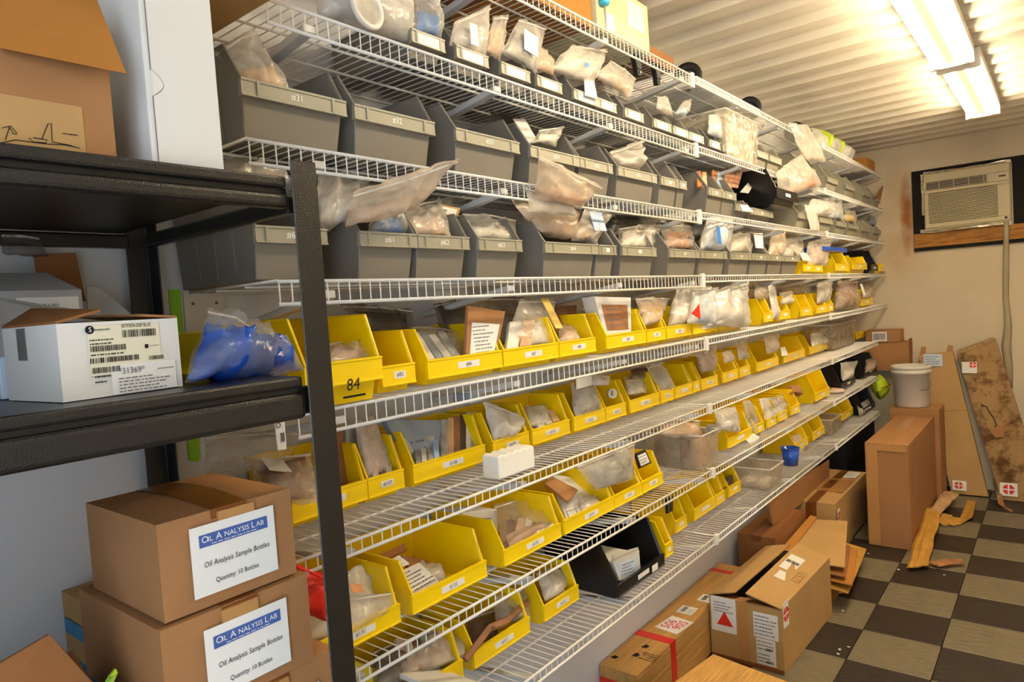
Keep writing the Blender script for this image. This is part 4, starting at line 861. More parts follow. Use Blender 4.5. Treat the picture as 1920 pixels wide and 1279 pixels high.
deck(D1, .044); deck(D2, .060); deck(D3, .060); deck(.12, .06)

def cardbox(name, label, x0, x1, y0, y1, z0, z1, m, bulge=.004, group=None, seam='y', tape='brown_tape', cat='box'):
    """closed carton: slightly swollen sides, two lid flaps with a gap along the seam, tape over it"""
    mb = MB(); nx, ny = 4, 4; vs = []; 
    t = empty(name, label, cat, group)
    cx, cy = (x0+x1)/2, (y0+y1)/2
    def swell(u, v, d): return bulge*math.sin(math.pi*u)*math.sin(math.pi*v)*d
    N = 6
    def grid(f):
        o = len(mb.v)
        for j in range(N+1):
            for i in range(N+1): mb.v.append(f(i/N, j/N))
        for j in range(N):
            for i in range(N): a = o+j*(N+1)+i; mb.f.append((a, a+1, a+N+2, a+N+1))
    X = lambda u: x0+(x1-x0)*u
    Y = lambda u: y0+(y1-y0)*u
    Z = lambda u: z0+(z1-z0)*u
    grid(lambda u, v: (x1+swell(u, v, 1), Y(u), Z(v))); grid(lambda u, v: (x0-swell(u, v, 1), Y(1-u), Z(v)))
    grid(lambda u, v: (X(1-u), y1+swell(u, v, 1), Z(v))); grid(lambda u, v: (X(u), y0-swell(u, v, 1), Z(v)))
    grid(lambda u, v: (X(u), Y(1-v), z0))
    me_o = obj('carton_body', mb, m, t)
    bm = bmesh.new(); bm.from_mesh(me_o.data); bmesh.ops.remove_doubles(bm, verts=bm.verts, dist=1e-5); bmesh.ops.recalc_face_normals(bm, faces=bm.faces); bm.to_mesh(me_o.data); bm.free()
    g = .0008
    zz = lambda u, v: z1+bulge*1.2*math.sin(math.pi*u)*math.sin(math.pi*v)
    for a, b in ((0, .5), (.5, 1)):
        mb = MB(); N2 = 4; q = []
        for lay in (0, .003):
            for j in range(N2+1):
                for i in range(N+1):
                    u = a+(b-a)*j/N2; u = u-g if (b == .5 and j == N2) else u+g if (a == .5 and j == 0) else u
                    v = i/N; xx, yy = (X(v), Y(u)) if seam == 'x' else (X(u), Y(v))
                    mb.v.append((xx, yy, zz(u, v)+lay))
        m1 = (N2+1)*(N+1)
        for o_ in (0, m1):
            for j in range(N2):
                for i in range(N): k = o_+j*(N+1)+i; mb.f.append((k, k+1, k+N+2, k+N+1))
        ring = list(range(N+1))+[j*(N+1)+N for j in range(1, N2+1)]+[N2*(N+1)+i for i in range(N-1, -1, -1)]+[j*(N+1) for j in range(N2-1, 0, -1)]
        for k in range(len(ring)): a1, b1 = ring[k], ring[(k+1) % len(ring)]; mb.f.append((a1, b1, m1+b1, m1+a1))
        obj('lid_flap', mb, m, t)
    if tape:
        w = .026; mb = MB(); n = 8; P = []
        def row(x, y, z, o): P.append((x, y, z, o))
        path = []
        if seam == 'x':
            path = [(x1+.0006, z1-.035)]+[(x1+.0006, z1+.003)]+[(X(1-k/n), zz(.5, 1-k/n)+.0036) for k in range(n+1)]+[(x0-.0006, z1-.03)]
            vs = [(x, cy+s*w, z) for x, z in path for s in (-1, 1)]
        else:
            path = [(y0-.0006, z1-.035), (y0-.0006, z1+.003)]+[(Y(k/n), zz(.5, k/n)+.0036) for k in range(n+1)]+[(y1+.0006, z1-.03)]
            vs = [(cx+s*w, y, z) for y, z in path for s in (-1, 1)]
        mb.add(vs, [(2*i, 2*i+1, 2*i+3, 2*i+2) for i in range(len(path)-1)])
        o = obj('tape_strip', mb, tape, t); sm = o.modifiers.new('t', 'SOLIDIFY'); sm.thickness = .0004; sm.offset = 1
    return t
# three labelled sample bottle cartons, stacked
for k, (z0, y0, y1, x0, x1, lk) in enumerate([(1.186, .372, .563, .275, .50, 'topmost of three in the rack'), (1.052, .362, .575, .245, .507, 'middle of three in the rack'), (.921, .40, .615, .20, .505, 'lowest of three in the rack')]):
    b = cardbox('carton', f'brown carton with blue and white sample bottle label, {lk}', x0, x1, y0, y1, z0, z0+(.123 if k == 0 else .127), 'cardboard', .005, 'sample bottle cartons', 'x')
    xc = x1+.006; 
    if k < 2: cx_, cz_ = (y0+y1)/2+(-.0 if k == 0 else .005), z0+.064
    else: cx_, cz_ = (y0+y1)/2+.01, z0+.05
    if k == 0: cx_ = .4695
    lp = patch(b, 'shipping_label', 'paper', (xc, cx_, cz_), (0, 1, 0), (0, 0, 1), .121, .093)
    bd = patch(lp, 'logo_band', 'band_blue', (xc+.0007, cx_, cz_+.026), (0, 1, 0), (0, 0, 1), .098, .0165)
    E1, E2 = (0, 1, 0), (0, 0, 1)
    lettering(lp, 'O', (xc+.0017, cx_-.0415, cz_+.0275), E1, E2, .0125, 'white_ink'); lettering(lp, 'IL', (xc+.0017, cx_-.0345, cz_+.027), E1, E2, .0098, 'white_ink')
    lettering(lp, 'A', (xc+.0017, cx_-.0225, cz_+.0275), E1, E2, .0125, 'white_ink'); lettering(lp, 'NALYSIS', (xc+.0017, cx_+.003, cz_+.027), E1, E2, .0098, 'white_ink')
    lettering(lp, 'L', (xc+.0017, cx_+.027, cz_+.0275), E1, E2, .0125, 'white_ink'); lettering(lp, 'AB', (xc+.0017, cx_+.0375, cz_+.027), E1, E2, .0098, 'white_ink')
    textlines(lp, (xc+.0017, cx_+.002, cz_+.0205), E1, E2, .07, .003, 1, 5, 'white_ink')
    lettering(lp, 'Oil Analysis Sample Bottles', (xc+.0009, cx_+.002, cz_-.006), E1, E2, .0105, 'ink', width=.094, shear=.1)
    lettering(lp, 'Quantity: 10 Bottles', (xc+.0009, cx_, cz_-.030), E1, E2, .0095, 'ink', width=.062)
    obj('tape_tab', MB().box(xc-.006, xc-.0005, y0+.078, y0+.13, z0+.08, z0+(.1225 if k == 0 else .1265)), 'clear_tape', b)
# carton with blue print behind the stack, and an open carton in the corner
b = cardbox('carton', 'tan carton with faded blue print behind the sample bottle cartons', .06, .235, .395, .56, .921, 1.125, 'cardboard_light', .003, None, 'x', None)
patch(b, 'print_stripe', mat('teal_print', '3c7ea6', .6, .2, var=.15), (.14, .3915, 1.075), (1, 0, 0), (0, 0, 1), .13, .025); patch(b, 'print_stripe', 'teal_print', (.14, .3915, 1.0), (1, 0, 0), (0, 0, 1), .15, .05)
oc = empty('open_carton', 'open brown carton with raised flaps at the lower left corner', 'box')
ox0, ox1, oy0, oy1, oz0, oz1 = .25, .50, .06, .33, .921, 1.07
mb = MB(); t_ = .004
for bxx in ((ox0, ox0+t_, oy0, oy1), (ox1-t_, ox1, oy0, oy1), (ox0+t_, ox1-t_, oy0, oy0+t_), (ox0+t_, ox1-t_, oy1-t_, oy1)):
    obj('carton_side', MB().box(bxx[0], bxx[1], bxx[2], bxx[3], oz0, oz1), 'cardboard_dark', oc)
obj('carton_floor', MB().box(ox0+t_, ox1-t_, oy0+t_, oy1-t_, oz0, oz0+t_), 'cardboard_dark', oc)
obj('carton_flap', MB().slab([(.47, .12, oz1), (.47, .325, oz1), at(182, 1290, 0, .455), at(118, 1216, 0, .45), at(92, 1190, 0, .45), at(-20, 1256, 0, .45)], (-.004, 0, 0)), 'cardboard_dark', oc)
obj('carton_flap', MB().slab([(.30, oy1, oz1), (.46, oy1, oz1), at(168, 1285, 0, .42), at(128, 1222, 0, .38)], (0, .004, 0)), 'cardboard_dark', oc)
gl = obj('green_scrap', MB().slab([at(196, 1285, 0, .52), at(212, 1285, 0, .52), at(222, 1262, 0, .51), at(217, 1254, 0, .51), at(206, 1268, 0, .52)], (-.004, 0, 0)), 'leaf_green', bevel=.001)
tag(gl, 'bright green torn scrap beside the lower sample bottle carton', 'scrap'); obj('fold', MB().slab([at(206, 1268, 0, .523), at(217, 1254, 0, .513), at(219, 1261, 0, .517)], (.002, 0, 0)), 'lime_tape', gl)
# middle rack shelf: open white carton, a second one behind, small box, bag of blue parts
def hexbox(name, label, b4, h, m, cat='box', open_top=True, wall=.004, group=None):
    """open carton over four floor points (front left, front right, back right, back left)"""
    t = empty(name, label, cat, group); b4 = [Vector(p) for p in b4]; up = Vector((0, 0, h)); c = sum(b4, Vector())/4
    for k in range(4):
        a, d = b4[k], b4[(k+1) % 4]; n = Vector((0, 0, 1)).cross(d-a).normalized()
        if n.dot(c-a) < 0: n = -n
        e = (d-a).normalized()*wall*(1 if k % 2 else 0)
        obj('carton_side', MB().slab([a+e, d-e, d-e+up, a+e+up], n*wall), m, t)
    ins = [p.lerp(c, .04) for p in b4]
    obj('carton_floor', MB().slab(ins, (0, 0, wall)), m, t)
    return t
zb = D2+.001
fl_, fr_ = at(119, 755, 2, zb), at(343, 724, 2, zb); bl_ = at(60, 738, 2, zb)
fl_.x = min(fl_.x, .545); e1 = (fr_-fl_); e2 = Vector((-e1.y, e1.x, 0)).normalized()*.145
hw = at(97, 608, 0, fl_.x).z-zb
wc = hexbox('open_carton', 'open white carton with barcode label on the middle rack shelf', [fl_, fr_, fr_+e2, fl_+e2], hw, 'white_carton')
rt = e1.normalized(); upv = Vector((0, 0, 1)); nn = rt.cross(upv); w_ = e1.length
def fp(u, v, k=.0008): return fl_+rt*(u*w_)+upv*(v*hw)+nn*k
lab = patch(wc, 'shipping_label', mat('cream_paper', 'e4ddc4', .6, .3, var=.03), fp(.52, .62), rt, upv, w_*.60, hw*.66, .0005)
lab2 = patch(wc, 'shipping_label', 'paper', fp(.66, .21), rt, upv, w_*.56, hw*.40, .0012)
o = obj('logo_disc', MB().lathe([(0, 0), (hw*.055, 0), (hw*.055, .0006), (0, .0006)], fp(.24, .90, .0015), 20, tuple(nn)), 'ink', lab)
lettering(lab, 'S', fp(.24, .90, .0023), rt, upv, hw*.09, 'white_ink')
textlines(lab, fp(.36, .895, .0016), rt, upv, w_*.17, hw*.06, 1, 3, 'ink_grey'); lettering(lab, '00797878-500P BLUE', fp(.62, .925, .0014), rt, upv, hw*.075, 'ink', width=w_*.25)
bars(lab, fp(.64, .82, .0014), rt, upv, w_*.29, hw*.10, 3)
textlines(lab, fp(.36, .735, .0014), rt, upv, w_*.26, hw*.10, 2, 7, 'ink')
bars(lab, fp(.37, .645, .0014), rt, upv, w_*.28, hw*.075, 4); bars(lab, fp(.42, .49, .0014), rt, upv, w_*.40, hw*.07, 5); bars(lab, fp(.34, .36, .0014), rt, upv, w_*.22, hw*.075, 6)
textlines(lab, fp(.40, .565, .0014), rt, upv, w_*.34, hw*.05, 1, 8, 'ink'); textlines(lab, fp(.32, .24, .0014), rt, upv, w_*.15, hw*.14, 2, 9, 'ink')
obj('arrow_mark', MB().box(0, 0, 0, 0, 0, 0) if False else MB().slab([fp(.68, .60, .0014), fp(.71, .60, .0014), fp(.71, .655, .0014), fp(.68, .655, .0014)], nn*.0005), 'ink', lab)
textlines(lab, fp(.77, .63, .0014), rt, upv, w_*.10, hw*.02, 1, 12, 'ink'); bars(lab, fp(.77, .46, .0014), rt, upv, w_*.13, hw*.055, 13)
lettering(lab2, '*31369*', fp(.545, .315, .0024), rt, upv, hw*.12, 'ink_grey', width=w_*.22)
textlines(lab2, fp(.66, .13, .0024), rt, upv, w_*.46, hw*.22, 5, 14, 'ink_grey'); textlines(lab2, fp(.84, .30, .0024), rt, upv, w_*.15, hw*.04, 1, 15, 'ink_grey')
side = fl_+e2*.55; obj('tape_strip', MB().slab([side+rt*-.0006+Vector((0, 0, hw*.55)), side+e2*.16+rt*-.0006+Vector((0, 0, hw*.55)), side+e2*.16+rt*-.0006+Vector((0, 0, hw*.98)), side+rt*-.0006+Vector((0, 0, hw*.98))], -rt*.0006), 'metal_dull', wc)
T0 = Vector((0, 0, hw))
obj('carton_flap', MB().slab([fl_+T0, fl_+e2+T0, fl_+e2+T0+rt*.035+upv*.022, fl_+T0+rt*.05+upv*.012], upv*.003), 'cardboard_dark', wc)
obj('carton_flap', MB().slab([fr_+T0, fr_+e2+T0, fr_+e2+T0-rt*.06+upv*.010, fr_+T0-rt*.045+upv*.004], upv*.003), 'cardboard', wc)
obj('carton_flap', MB().slab([fl_+e2+T0, fr_+e2+T0, fr_+e2*1.4+T0+upv*.014, fl_+e2*1.42+T0+upv*.045], upv*.003), 'grey_carton', wc)
bk = hexbox('open_carton', 'grey white carton with red boxed stamp behind the open white carton', [(.185, .17, zb), (.185, .425, zb), (.03, .425, zb), (.03, .17, zb)], .145, 'grey_carton')
zk = zb+.145
obj('carton_flap', MB().slab([(.185, .17, zk), (.185, .425, zk), (.12, .40, zk+.032), (.12, .19, zk+.032)], (0, 0, .003)), 'grey_carton', bk)
obj('carton_flap', MB().slab([at(75, 560, 0, .03), at(160, 565, 0, .03), at(140, 474, 0, .03), at(62, 478, 0, .03)], (.004, 0, 0)), 'cardboard_dark', bk)
obj('carton_flap', MB().slab([at(166, 600, 0, .12), at(250, 592, 0, .12), at(186, 540, 0, .12), at(162, 538, 0, .12)], (-.003, 0, 0)), 'grey_carton', bk)
lp = patch(bk, 'paper_label', 'paper', (.1862, .378, zk-.05), (0, 1, 0), (0, 0, 1), .082, .085)
lettering(lp, '*39960*', (.1875, .372, zk-.022), (0, 1, 0), (0, 0, 1), .012, 'ink_grey'); textlines(lp, (.1875, .378, zk-.055), (0, 1, 0), (0, 0, 1), .065, .04, 5, 21)
for (a, b_, c_, d_) in ((.285, .327, zk-.014, zk-.013), (.285, .327, zk-.047, zk-.046), (.326, .327, zk-.047, zk-.013)):
    obj('stamp_line', MB().box(.1856, .1864, a, b_, c_, d_), 'red_ink', bk)
textlines(bk, (.1866, .306, zk-.030), (0, 1, 0), (0, 0, 1), .034, .026, 3, 22, 'red_ink', name='stamp_print')
bx('carton', 'little upright pale blue box between the white cartons', 'box', .30, .325, .272, .305, zb, zb+.055, 'paper_blue', bevel=.002)
o = bag(5, 'clear bag of bright blue parts', [(346, 712, .50), (572, 692, .44), (470, 618, .36), (392, 578, .36)], 'film_glass', .11, 'deep_blue_part', .78, seed=61, famp=1.3, fthick=.75, fu=.03, place='slumped on the middle rack shelf', amp=.24)
# top of the rack: carton with drawing, tall white carton, another on top
zt = D1+.001
ca = hexbox('open_carton', 'brown carton with an aeroplane drawing on top of the rack', [(.535, .05, zt), (.535, .352, zt), (.25, .352, zt), (.25, .05, zt)], at(187, 122, 0, .535).z-zt, 'cardboard')
ha = at(187, 122, 0, .535).z-zt
A_, B_ = at(0, 96, 0, .545), at(236, 140, 0, .57)
F1 = at(0, 90, 0, .545); F2 = at(237, 138, 0, .56); F3 = at(180, -5, 0, .50); F4 = at(-20, -5, 0, .50)
obj('carton_flap', MB().slab([F1, F2, F3, F4], (-.004, 0, .001)), 'cardboard_gold', ca)
dz = zt; lp = patch(ca, 'paper_label', 'cardboard_light', (.5353, .262, zt+.028), (0, 1, 0), (0, 0, 1), .115, .052)
mb = MB()
dr = [[(0, 268), (30, 262), (55, 266), (90, 270), (125, 272), (150, 278)], [(78, 262), (90, 232), (96, 231), (98, 265)], [(10, 262), (18, 238), (24, 250), (32, 252)], [(55, 258), (62, 266), (86, 268), (88, 262), (62, 258)], [(4, 240), (20, 236), (32, 250)], [(98, 266), (130, 272), (146, 277)]]
for pl in dr:
    P = [at(x, y, 0, .5366) for x, y in pl]
    mb.tube(P, .0004, 4)
obj('line_drawing', mb, 'ink', lp); textlines(lp, at(136, 253, 0, .5363), (0, 1, 0), (0, 0, 1), .02, .004, 1, 4, 'ink')
tw = empty('tall_carton', 'tall white tuck carton with thumb notch on top of the rack', 'box')
obj('carton_body', MB().box(.20, .532, .394, .486, zt, zt+.335), 'white_carton', tw, bevel=.002)
y_a = .394; mb = MB()
notch = [(.5325, y_a+.007, zt+.335), (.5325, y_a+.007, zt+.115)]+[(.5325, y_a+.007+.014*math.sin(math.pi*k/8), zt+.115-.032*k/8) for k in range(1, 8)]+[(.5325, y_a+.007, zt+.083), (.5325, y_a+.007, zt)]
obj('flap_edge', MB().tube(notch, .0006, 4), 'ink_grey', tw)
obj('thumb_notch', MB().slab([(.5322, y, z_) for (x, y, z_) in notch[1:-1]], (.0007, 0, 0)), 'white_carton', tw)
bx('carton', 'tan carton lying on the tall white carton under the ceiling', 'box', .10, .42, .37, .69, zt+.338, zt+.53, 'cardboard_light')
# green masking tape on the wall behind
for y0, y1, z0, z1, lk in ((.645, .668, 1.50, 1.635, 'upper strip below fourth shelf'), (.655, .68, 1.29, 1.40, 'lower strip below fifth shelf')):
    g = obj('masking_tape', MB().box(.0005, .003, y0, y1, z0, z1), 'green_tape'); tag(g, f'green masking tape on the left wall, {lk}', 'tape', 'green tape on the wall')
    obj('torn_end', MB().slab([(.0005, y0, z0), (.0005, y1, z0), (.0005, y1-.006, z0-.008), (.0005, y0+.005, z0-.004)], (.002, 0, 0)), 'green_tape', g)
o = obj('wall_patch', MB().box(.0005, .006, .672, .76, 1.53, 1.632), 'paint_plain'); tag(o, 'pale square patch panel on left wall beside green tape', 'panel')
for yy in (.69, .74): obj('screw', MB().lathe([(0, 0), (.003, 0), (.003, .002), (0, .002)], (.006, yy, 1.605), 8, (1, 0, 0)), 'ink_grey', o)

# ------------------------------------------------------------------ floor: crate, cartons, flattened cardboard
cr = empty('wooden_crate', 'long wooden crate with red tape bands below the bottom shelf', 'crate')
cx0, cx1, cy0, cy1, ch = .006, .164, 2.12, 3.24, .20
for k in range(3):
    z0 = .004+k*.0635; 
    obj('plank', MB().box(cx1-.014, cx1, cy0, cy1, z0, z0+.0625), 'wood_crate', cr, bevel=.002, seg=1)
    obj('plank', MB().box(cx0, cx0+.014, cy0, cy1, z0, z0+.0625), 'wood_crate', cr, bevel=.002, seg=1)
    for ya in (cy0-.014, cy1): obj('plank', MB().box(cx0, cx1, ya, ya+.014, z0, z0+.0625), 'wood_crate', cr, bevel=.002, seg=1)
for k in range(2):
    w = (cx1-cx0)/2; obj('lid_board', MB().box(cx0+k*w+.0006, cx0+(k+1)*w-.0006, cy0-.014, cy1+.014, ch-.008, ch+.006), 'wood_crate', cr, bevel=.002, seg=1)
for ya, w, nm in ((2.375, .045, 'near'), (3.14, .035, 'far')):
    o = obj('red_tape', MB().box(cx0-.001, cx1+.001, ya, ya+w, ch+.0062, ch+.0072), 'red_tape', cr)
    obj('red_tape', MB().box(cx1+.0002, cx1+.0012, ya, ya+w, .01, ch+.0072), 'red_tape', cr)
obj('red_tape', MB().box(cx0, cx1, cy0-.0155, cy0-.0142, .02, ch-.04), 'red_tape', cr)
for (a, b_, y_, sd) in ((.125, .05, 2.83, 3), (.095, .06, 2.68, 4)):
    lp = patch(cr, 'paper_label', 'paper', (a+.0, y_, ch+.0066), (0, 1, 0), (-1, 0, 0), .075, .07); bars(lp, (a-.012, y_, ch+.0075), (0, 1, 0), (-1, 0, 0), .05, .02, sd); textlines(lp, (a+.018, y_, ch+.0075), (0, 1, 0), (-1, 0, 0), .06, .025, 3, sd)
lp = patch(cr, 'paper_label', 'paper', (.108, 2.53, ch+.0066), (.12, 1, 0), (-1, .12, 0), .13, .105)
lettering(lp, '506', (.088, 2.525, ch+.0076), (.1, 1, 0), (-1, .1, 0), .056, 'pink_ink'); lettering(lp, '90S', (.132, 2.535, ch+.0076), (.1, 1, 0), (-1, .1, 0), .056, 'pink_ink')
for px, py, w in ((1210, 1212, .03), (1192, 1228, .03), (1152, 1232, .025)):
    c = at(px, py, 2, ch+.007); obj('stencil_mark', MB().slab([c+Vector((-.012, -w*.4, 0)), c+Vector((.010, -w*.4, 0)), c+Vector((.014, w*.3, 0)), c+Vector((-.004, w*.5, 0))], (0, 0, .0006)), 'ink', cr)
textlines(cr, at(1215, 1232, 2, ch+.0068), (-1, 0, 0), (0, -1, 0), .08, .06, 4, 9, 'ink', name='stencil_print')
# light wooden lid in front
zw = .22
wl = empty('plywood_lid', 'pale wooden board lid at the bottom edge in front of the crate', 'board')
a, b_, c = at(1337, 1226, 2, zw), at(1480, 1279, 2, zw), at(1258, 1283, 2, zw)
e1 = (b_-a); e2 = (c-a)*2.2; n_ = 3
for k in range(n_):
    p0 = a+e1*(k/n_)*1.5; p1 = a+e1*((k+1)/n_)*1.5-e1.normalized()*.0012
    obj('board', MB().slab([p0, p1, p1+e2, p0+e2], (0, 0, -.018)), 'wood_pale', wl, bevel=.002, seg=1)
for f in (.12, .8):
    dn = Vector((0, 0, -.0185)); obj('batten', MB().slab([a+e2*f+dn, a+e1*1.45+e2*f+dn, a+e1*1.45+e2*(f+.12)+dn, a+e2*(f+.12)+dn], (0, 0, -.03)), 'wood_crate', wl)
obj('box_side', MB().slab([a+e1*.04+e2*.04+Vector((0, 0, -.018)), a+e1*1.4+e2*.04+Vector((0, 0, -.018)), a+e1*1.4+e2*.9+Vector((0, 0, -.018)), a+e1*.04+e2*.9+Vector((0, 0, -.018))], (0, 0, -zw+.02)), 'wood_crate', wl)
# open carton with labels
ZCR = .40
A, B, C_, D_ = Vector((.172, 2.74, .002)), Vector((.476, 2.742, .002)), Vector((.497, 3.39, .002)), Vector((.19, 3.41, .002))
ZCR = .268
oc = hexbox('open_carton', 'brown carton with labels and one flap raised on the checkered floor', [A, B, C_, D_], ZCR, 'cardboard_light')
U = Vector((0, 0, ZCR))
rt = (B-A).normalized(); upv = Vector((0, 0, 1)); n0 = rt.cross(upv)
m1 = A.lerp(B, .46); m2 = D_.lerp(C_, .46)
obj('carton_flap', MB().slab([B+U, C_+U, m2+U+Vector((.02, 0, .045)), m1+U+Vector((.02, 0, .035))], (0, 0, .005)), 'cardboard_light', oc)
obj('carton_flap', MB().slab([A+U, A.lerp(B, .36)+U+Vector((0, .02, .022)), D_.lerp(C_, .42)+U+Vector((0, -.01, .035)), D_+U], (0, 0, .005)), 'cardboard_light', oc)
obj('carton_flap', MB().slab([A+U, B+U, B+U+Vector((-.03, .12, -.035)), A+U+Vector((.03, .12, -.035))], (0, 0, -.004)), 'cardboard', oc)
obj('contents', MB().slab([A+Vector((.03, .03, .02)), B+Vector((-.03, .03, .02)), C_+Vector((-.03, -.03, .02)), D_+Vector((.03, -.03, .02))], (0, 0, .18)), 'dark_part', oc)
def ffp(u, v, k=.0004): return A.lerp(B, u)+upv*(v*ZCR)+n0*k
lp = patch(oc, 'paper_label', 'paper', ffp(.20, .72), rt, upv, .108, .15)
obj('warning_triangle', MB().slab([ffp(.10, .55, .0014), ffp(.33, .55, .0014), ffp(.215, .78, .0014)], n0*.0006), 'red_ink', lp); textlines(lp, ffp(.2, .84, .0014), rt, upv, .08, .05, 4, 31)
obj('tape_strip', MB().slab([ffp(.40, .0), ffp(.54, .0), ffp(.54, 1.0), ffp(.40, 1.0)], n0*.0005), 'clear_tape', oc)
lp = patch(oc, 'paper_label', 'paper', ffp(.78, .69), rt, upv, .10, .105); textlines(lp, ffp(.78, .69, .0014), rt, upv, .09, .09, 6, 32)
for v_ in (.38, .18):
    lp = patch(oc, 'paper_label', 'paper', ffp(.77, v_), rt, upv, .078, .055); textlines(lp, ffp(.77, v_, .0014), rt, upv, .07, .045, 3, int(v_*100)); bars(lp, ffp(.82, v_-.05, .0014), rt, upv, .03, .012, 8)
obj('tape_strip', MB().slab([ffp(0, .0, .0006), ffp(1, .0, .0006), ffp(1, .06, .0006), ffp(0, .06, .0006)], n0*.0005), 'brown_tape', oc)
rs = (C_-B).normalized(); ns = rs.cross(upv); cs = B+rs*.045+upv*.235+ns*.0004
lp = patch(oc, 'paper_label', 'paper', cs, rs, upv, .062, .105)
def splat(parent, c, r1, u1, r, m='red_ink', name='red_emblem', lift=.0014):
    """red disc with a white cross cut through it"""
    r1 = Vector(r1).normalized(); u1 = Vector(u1).normalized(); n1 = r1.cross(u1); c = Vector(c)+n1*lift; mb = MB()
    for q in range(4):
        pts = [c+(r1*math.cos(t)+u1*math.sin(t))*r for t in [math.pi/2*q+.16+k*(math.pi/2-.32)/5 for k in range(6)]]
        ctr = c+(r1*math.cos(math.pi/2*q+math.pi/4)+u1*math.sin(math.pi/2*q+math.pi/4))*r*.2
        mb.slab([ctr]+pts, n1*.0006)
    return obj(name, mb, m, parent, kind='stuff')
splat(lp, cs+ns*.0, rs, upv, .03)
tp = m1.lerp(B, .45)+rs*.30+U+Vector((0, 0, .032)); f1 = (C_-B).normalized(); f2 = Vector((-1, 0, .17)).normalized(); nf = f1.cross(f2)
if nf.z < 0: nf = -nf
fx = Vector((1, .0, -.2)).normalized()
bq = [B+U, C_+U, m2+U+Vector((.02, 0, .045)), m1+U+Vector((.02, 0, .035))]
def flp(u, v, k=.006): return (bq[0]*(1-u)+bq[1]*u)*(1-v)+(bq[3]*(1-u)+bq[2]*u)*v+Vector((0, 0, k))
lf = obj('paper_label', MB().slab([flp(.52, .45), flp(.52, .88), flp(.78, .88), flp(.78, .45)], (0, 0, .0008)), 'paper', oc)
bars(lf, flp(.66, .66, .0072), flp(.66, 1)-flp(.66, 0), flp(0, .5)-flp(1, .5), .055, .03, 6)
obj('paper_label', MB().slab([flp(.36, .42), flp(.36, .78), flp(.48, .78), flp(.48, .42)], (0, 0, .0008)), 'paper', oc)
lettering(oc, 'EZ571', flp(.50, .22, .0065), flp(1, .3)-flp(0, .3), flp(.5, 1)-flp(.5, 0), .05, 'cardboard_dark')
# flattened cardboard stack
fs_ = empty('flat_cardboard', 'loose stack of flattened torn cardboard behind the open carton', 'cardboard')
for pts, m in (([(.24, 3.45, .135), (.56, 3.44, .10), (.51, 4.08, .10), (.24, 4.10, .135)], 'kraft_paper'), ([(.245, 3.44, .16), (.575, 3.46, .135), (.49, 3.96, .13), (.245, 4.04, .165)], 'cardboard_gold'), ([(.25, 3.43, .19), (.545, 3.47, .165), (.47, 3.90, .165), (.25, 4.0, .20)], 'cardboard_dark'), ([(.25, 3.43, .225), (.535, 3.50, .20), (.42, 4.07, .245), (.245, 3.99, .255)], 'cardboard_light'), ([(.245, 3.46, .25), (.285, 3.47, .235), (.275, 4.02, .262), (.244, 4.0, .275)], 'cardboard_gold')):
    obj('sheet', MB().slab(pts, (0, 0, -.008)), m, fs_, bevel=.002, seg=1)
q = [at(1560, 1115, 2, .005), at(1585, 1112, 2, .004), at(1612, 1050, 2, .10), at(1585, 1040, 2, .14)]
obj('sheet', MB().slab(q, (0, 0, .008)), 'kraft_paper', fs_)
obj('support_block', MB().box(.25, .47, 3.50, 4.0, .002, .095), 'cardboard_dark', fs_)
# carton with brown tape further back
c2 = cardbox('carton', 'brown carton with dark tape bands lying under the bottom shelf end', .085, .335, 4.16, 4.98, .002, .30, 'cardboard_light', .006, None, 'y', 'brown_tape')
obj('tape_strip', MB().box(.175, .235, 4.1530, 4.1545, .02, .298), 'brown_tape', c2)
lp = patch(c2, 'paper_label', 'paper', (.275, 4.84, .3105), (1, 0, 0), (0, 1, 0), .075, .16); textlines(lp, (.275, 4.84, .312), (1, 0, 0), (0, 1, 0), .06, .12, 4, 51)
obj('clear_tape_sheet', MB().box(.10, .32, 4.40, 4.72, .3098, .3106), 'clear_tape', c2)
lp = patch(c2, 'paper_label', 'paper', (.3412, 4.21, .22), (0, 1, 0), (0, 0, 1), .055, .09); splat(lp, (.3415, 4.21, .225), (0, 1, 0), (0, 0, 1), .024)
# cardboard flap standing under the shelf, dark bin beyond
o = obj('cardboard_sheet', MB().slab([at(1449, 985, 0, .16), at(1555, 905, 0, .16), at(1555, 862, 0, .16), at(1440, 940, 0, .16)], (-.006, 0, 0)), 'cardboard', bevel=.001); tag(o, 'orange brown cardboard sheet hanging down below bottom shelf above the taped carton', 'cardboard')
obj('folded_edge', MB().slab([at(1449, 985, 0, .16), at(1440, 940, 0, .16), at(1434, 942, 0, .12), at(1443, 984, 0, .12)], (0, .004, 0)), 'cardboard_light', o)
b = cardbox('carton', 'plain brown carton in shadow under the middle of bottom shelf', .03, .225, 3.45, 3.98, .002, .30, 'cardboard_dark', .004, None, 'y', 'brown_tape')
o = cardbox('carton', 'dark box in deep shadow under the far end of bottom shelf', .02, .20, 5.05, 5.95, .002, .48, 'black_board', .004, None, 'y', None)
